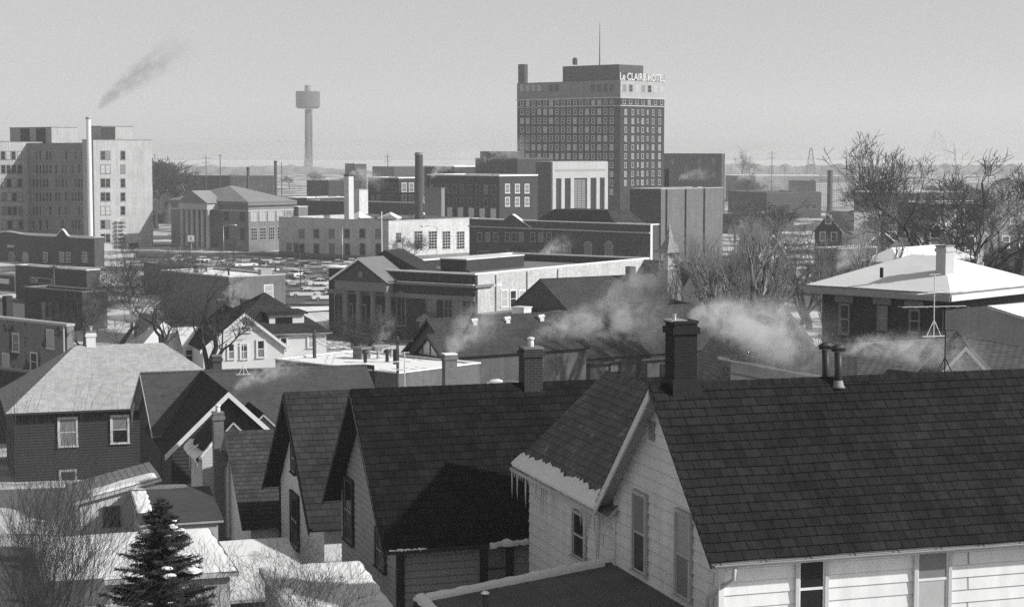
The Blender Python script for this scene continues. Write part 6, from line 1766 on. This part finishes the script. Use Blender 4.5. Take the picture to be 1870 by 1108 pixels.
# ================================================================== SMOKE
def smoke(label, a, b, r0, r1, dens, seed=0, bend=0.28, albedo=.95, nscale=1.4, thr=.45):
    A, B = P(*a), P(*b)
    d = B - A; L = d.length
    if 'proto' not in _tp:
        mb = MB(); mb.lathe([(.02 if k == 0 else .05 if k == 28 else min(1.0, .3 + .75 * (k / 28) ** .6), k / 28) for k in range(29)], 20)
        me = mb.mesh('smoke', []); me.transform(Matrix.Rotation(R(90), 4, 'Y')); _tp['proto'] = me
    me = _tp['proto'].copy()
    bz = bend * L / r1
    for v in me.vertices: v.co.z += bz * (max(0, v.co.x) ** .5 - v.co.x)
    m = bpy.data.materials.new('smoke_volume'); m.use_nodes = True
    t = m.node_tree; t.nodes.remove(t.nodes['Principled BSDF']); L_ = t.links.new
    pv = t.nodes.new('ShaderNodeVolumePrincipled'); pv.inputs['Color'].default_value = (albedo,) * 3 + (1,); pv.inputs['Anisotropy'].default_value = .1
    tc = t.nodes.new('ShaderNodeTexCoord'); sp = t.nodes.new('ShaderNodeSeparateXYZ'); L_(tc.outputs['Object'], sp.inputs[0])
    def mth(op, x, y=None, z=None):
        n = t.nodes.new('ShaderNodeMath'); n.operation = op
        for i, v in enumerate((x, y, z)):
            if v is None: continue
            if isinstance(v, (int, float)): n.inputs[i].default_value = v
            else: L_(v, n.inputs[i])
        return n.outputs[0]
    mp = t.nodes.new('ShaderNodeMapping'); mp.inputs['Scale'].default_value = (L / r1 * .8 * nscale, nscale * 1.3, nscale * 1.3); mp.inputs['Location'].default_value = (seed * 3.7, seed, 0)
    L_(tc.outputs['Object'], mp.inputs[0])
    nz = t.nodes.new('ShaderNodeTexNoise'); nz.inputs['Scale'].default_value = 1.5; nz.inputs['Detail'].default_value = 5; nz.inputs['Roughness'].default_value = .6; nz.inputs['Distortion'].default_value = .5
    L_(mp.outputs[0], nz.inputs[0]); N = nz.outputs[0]
    x = sp.outputs[0]
    q = r0 / r1
    zc = mth('SUBTRACT', sp.outputs[2], mth('MULTIPLY', mth('SUBTRACT', mth('POWER', mth('MAXIMUM', x, 0.0), .5), x), bz))
    rad = mth('ADD', q * .9, mth('MULTIPLY', mth('POWER', mth('MAXIMUM', x, 0.001), .75), .88 - q * .9))
    dd = mth('DIVIDE', mth('SQRT', mth('ADD', mth('MULTIPLY', sp.outputs[1], sp.outputs[1]), mth('MULTIPLY', zc, zc))), rad)
    edge = mth('SUBTRACT', 1.0, mth('ADD', dd, mth('MULTIPLY', mth('SUBTRACT', N, .5), 2.4)))
    cl = lambda v: mth('MINIMUM', mth('MAXIMUM', v, 0.0), 1.0)
    edge = cl(mth('MULTIPLY', edge, 1.6))
    lump = cl(mth('MULTIPLY', mth('SUBTRACT', N, thr), 7.0))
    fade = mth('MULTIPLY', cl(mth('MULTIPLY', x, 40.0)), cl(mth('MULTIPLY', mth('SUBTRACT', 1.0, x), 1.7)))
    thin = mth('DIVIDE', q + .12, mth('ADD', rad, .12))
    dn = mth('MULTIPLY', mth('MULTIPLY', mth('MULTIPLY', edge, lump), mth('MULTIPLY', fade, thin)), dens)
    L_(dn, pv.inputs['Density']); L_(pv.outputs[0], t.nodes['Material Output'].inputs['Volume'])
    me.materials.clear(); me.materials.append(m)
    o = bpy.data.objects.new('chimney_smoke', me); COL.objects.link(o)
    o.location = A; o.rotation_mode = 'QUATERNION'; o.rotation_quaternion = d.to_track_quat('X', 'Z'); o.scale = (L, r1, r1)
    tag(o, label, 'smoke', 'smoke and steam', 'stuff')
smoke('thick white smoke streaming right from the sooty chimney', (1262, 596, 52), (1500, 640, 66), .3, 2.2, 2.4, 1, bend=.12)
smoke('white smoke drifting right from the brown chimney of the second house', (974, 626, 70), (1225, 575, 80), .25, 1.9, 2.0, 2, bend=.15)
smoke('puff of white smoke rising from the speckled chimney', (822, 644, 112), (905, 570, 116), .6, 2.4, 2.0, 3)
smoke('thin smoke trailing right from the roof vents', (1535, 645, 51.5), (1800, 655, 62), .25, 1.2, 1.9, 4, bend=.08)
smoke('smoke sliding right across the slate grey roof', (425, 724, 96), (565, 662, 102), .25, 1.25, 3.0, 5)
smoke('wisp of smoke from the far left chimney of the white side house', (405, 548, 172), (450, 518, 176), .3, 1.5, 1.6, 6)
smoke('smoke hanging in the dense trees left of the gnarled tree', (190, 596, 190), (310, 560, 190), .6, 2.8, 1.0, 7)
smoke('steam rising before the library steps', (690, 640, 200), (712, 575, 205), .5, 2.2, 1.4, 8)
smoke('grey smoke over the church roof by the steeple', (1090, 560, 200), (1250, 480, 206), .8, 4.8, .6, 9)
smoke('faint dark smoke trail high above the hospital stack', (180, 200, 462), (350, 70, 480), 1.0, 7.0, .5, 10, albedo=.3, bend=.1, nscale=1.2, thr=.42)
smoke('white steam from the pale post office chimney', (640, 318, 448), (700, 335, 460), .8, 3.4, 1.0, 11)
smoke('white steam blowing across the snow edged brick block', (788, 330, 478), (880, 275, 500), .8, 5.5, .8, 12)
smoke('wide low steam left of the pale post office chimney', (520, 330, 720), (640, 290, 740), 2, 9, .22, 13)
smoke('steam beside the dark warehouse left of the hotel', (885, 300, 575), (960, 265, 600), 1, 7, .4, 14)
smoke('small cloud of steam on the lodge wall', (985, 480, 320), (1040, 440, 330), .6, 3.2, .8, 15)
smoke('smoke between the trees at the right edge', (1790, 470, 150), (1890, 375, 160), .8, 4.5, .8, 16)
smoke('steam left of the snowy hip roof', (1530, 500, 150), (1600, 445, 160), .5, 2.6, 1.0, 17)
smoke('steam among the brushy trees in the lower left corner', (55, 1005, 58), (145, 950, 60), .25, 1.0, 2.0, 18)
smoke('steam over the depot right of the theatre', (1345, 330, 640), (1460, 345, 660), 1, 6, .4, 19)
smoke('steam above the grey warehouse roof', (1240, 330, 600), (1300, 318, 610), 1, 4, .5, 20)
smoke('broad bank of haze and steam on the skyline behind the columned hall', (280, 318, 1500), (640, 285, 1700), 8, 26, .045, 21, bend=.02)
smoke('broad bank of steam on the skyline around the foot of the water tower', (480, 312, 1700), (900, 280, 1850), 8, 24, .05, 22, bend=.02)
smoke('broad bank of steam on the skyline right of the hotel', (1230, 318, 1400), (1560, 285, 1600), 8, 24, .05, 23, bend=.02)
smoke('broad bank of steam on the skyline above the right-hand trees', (1560, 312, 1300), (1900, 280, 1500), 8, 24, .05, 24, bend=.02)
smoke('faint steam wisp in the sky left of the hotel mast', (975, 95, 640), (1040, 40, 660), 1, 5, .2, 25, nscale=1.2)

# ================================================================== HAZE
mb = MB(); mb.box(-7600, 7600, -400, 6600, -4, 175)
hzm = bpy.data.materials.new('haze_air'); hzm.use_nodes = True
t = hzm.node_tree; t.nodes.remove(t.nodes['Principled BSDF'])
pv = t.nodes.new('ShaderNodeVolumePrincipled')
pv.inputs['Color'].default_value = (.93, .93, .93, 1); pv.inputs['Density'].default_value = HAZE; pv.inputs['Anisotropy'].default_value = .15
t.links.new(pv.outputs[0], t.nodes['Material Output'].inputs['Volume'])
o = tag(mb.obj('haze', hzm), 'pale winter haze over the whole town', None, None, 'stuff')
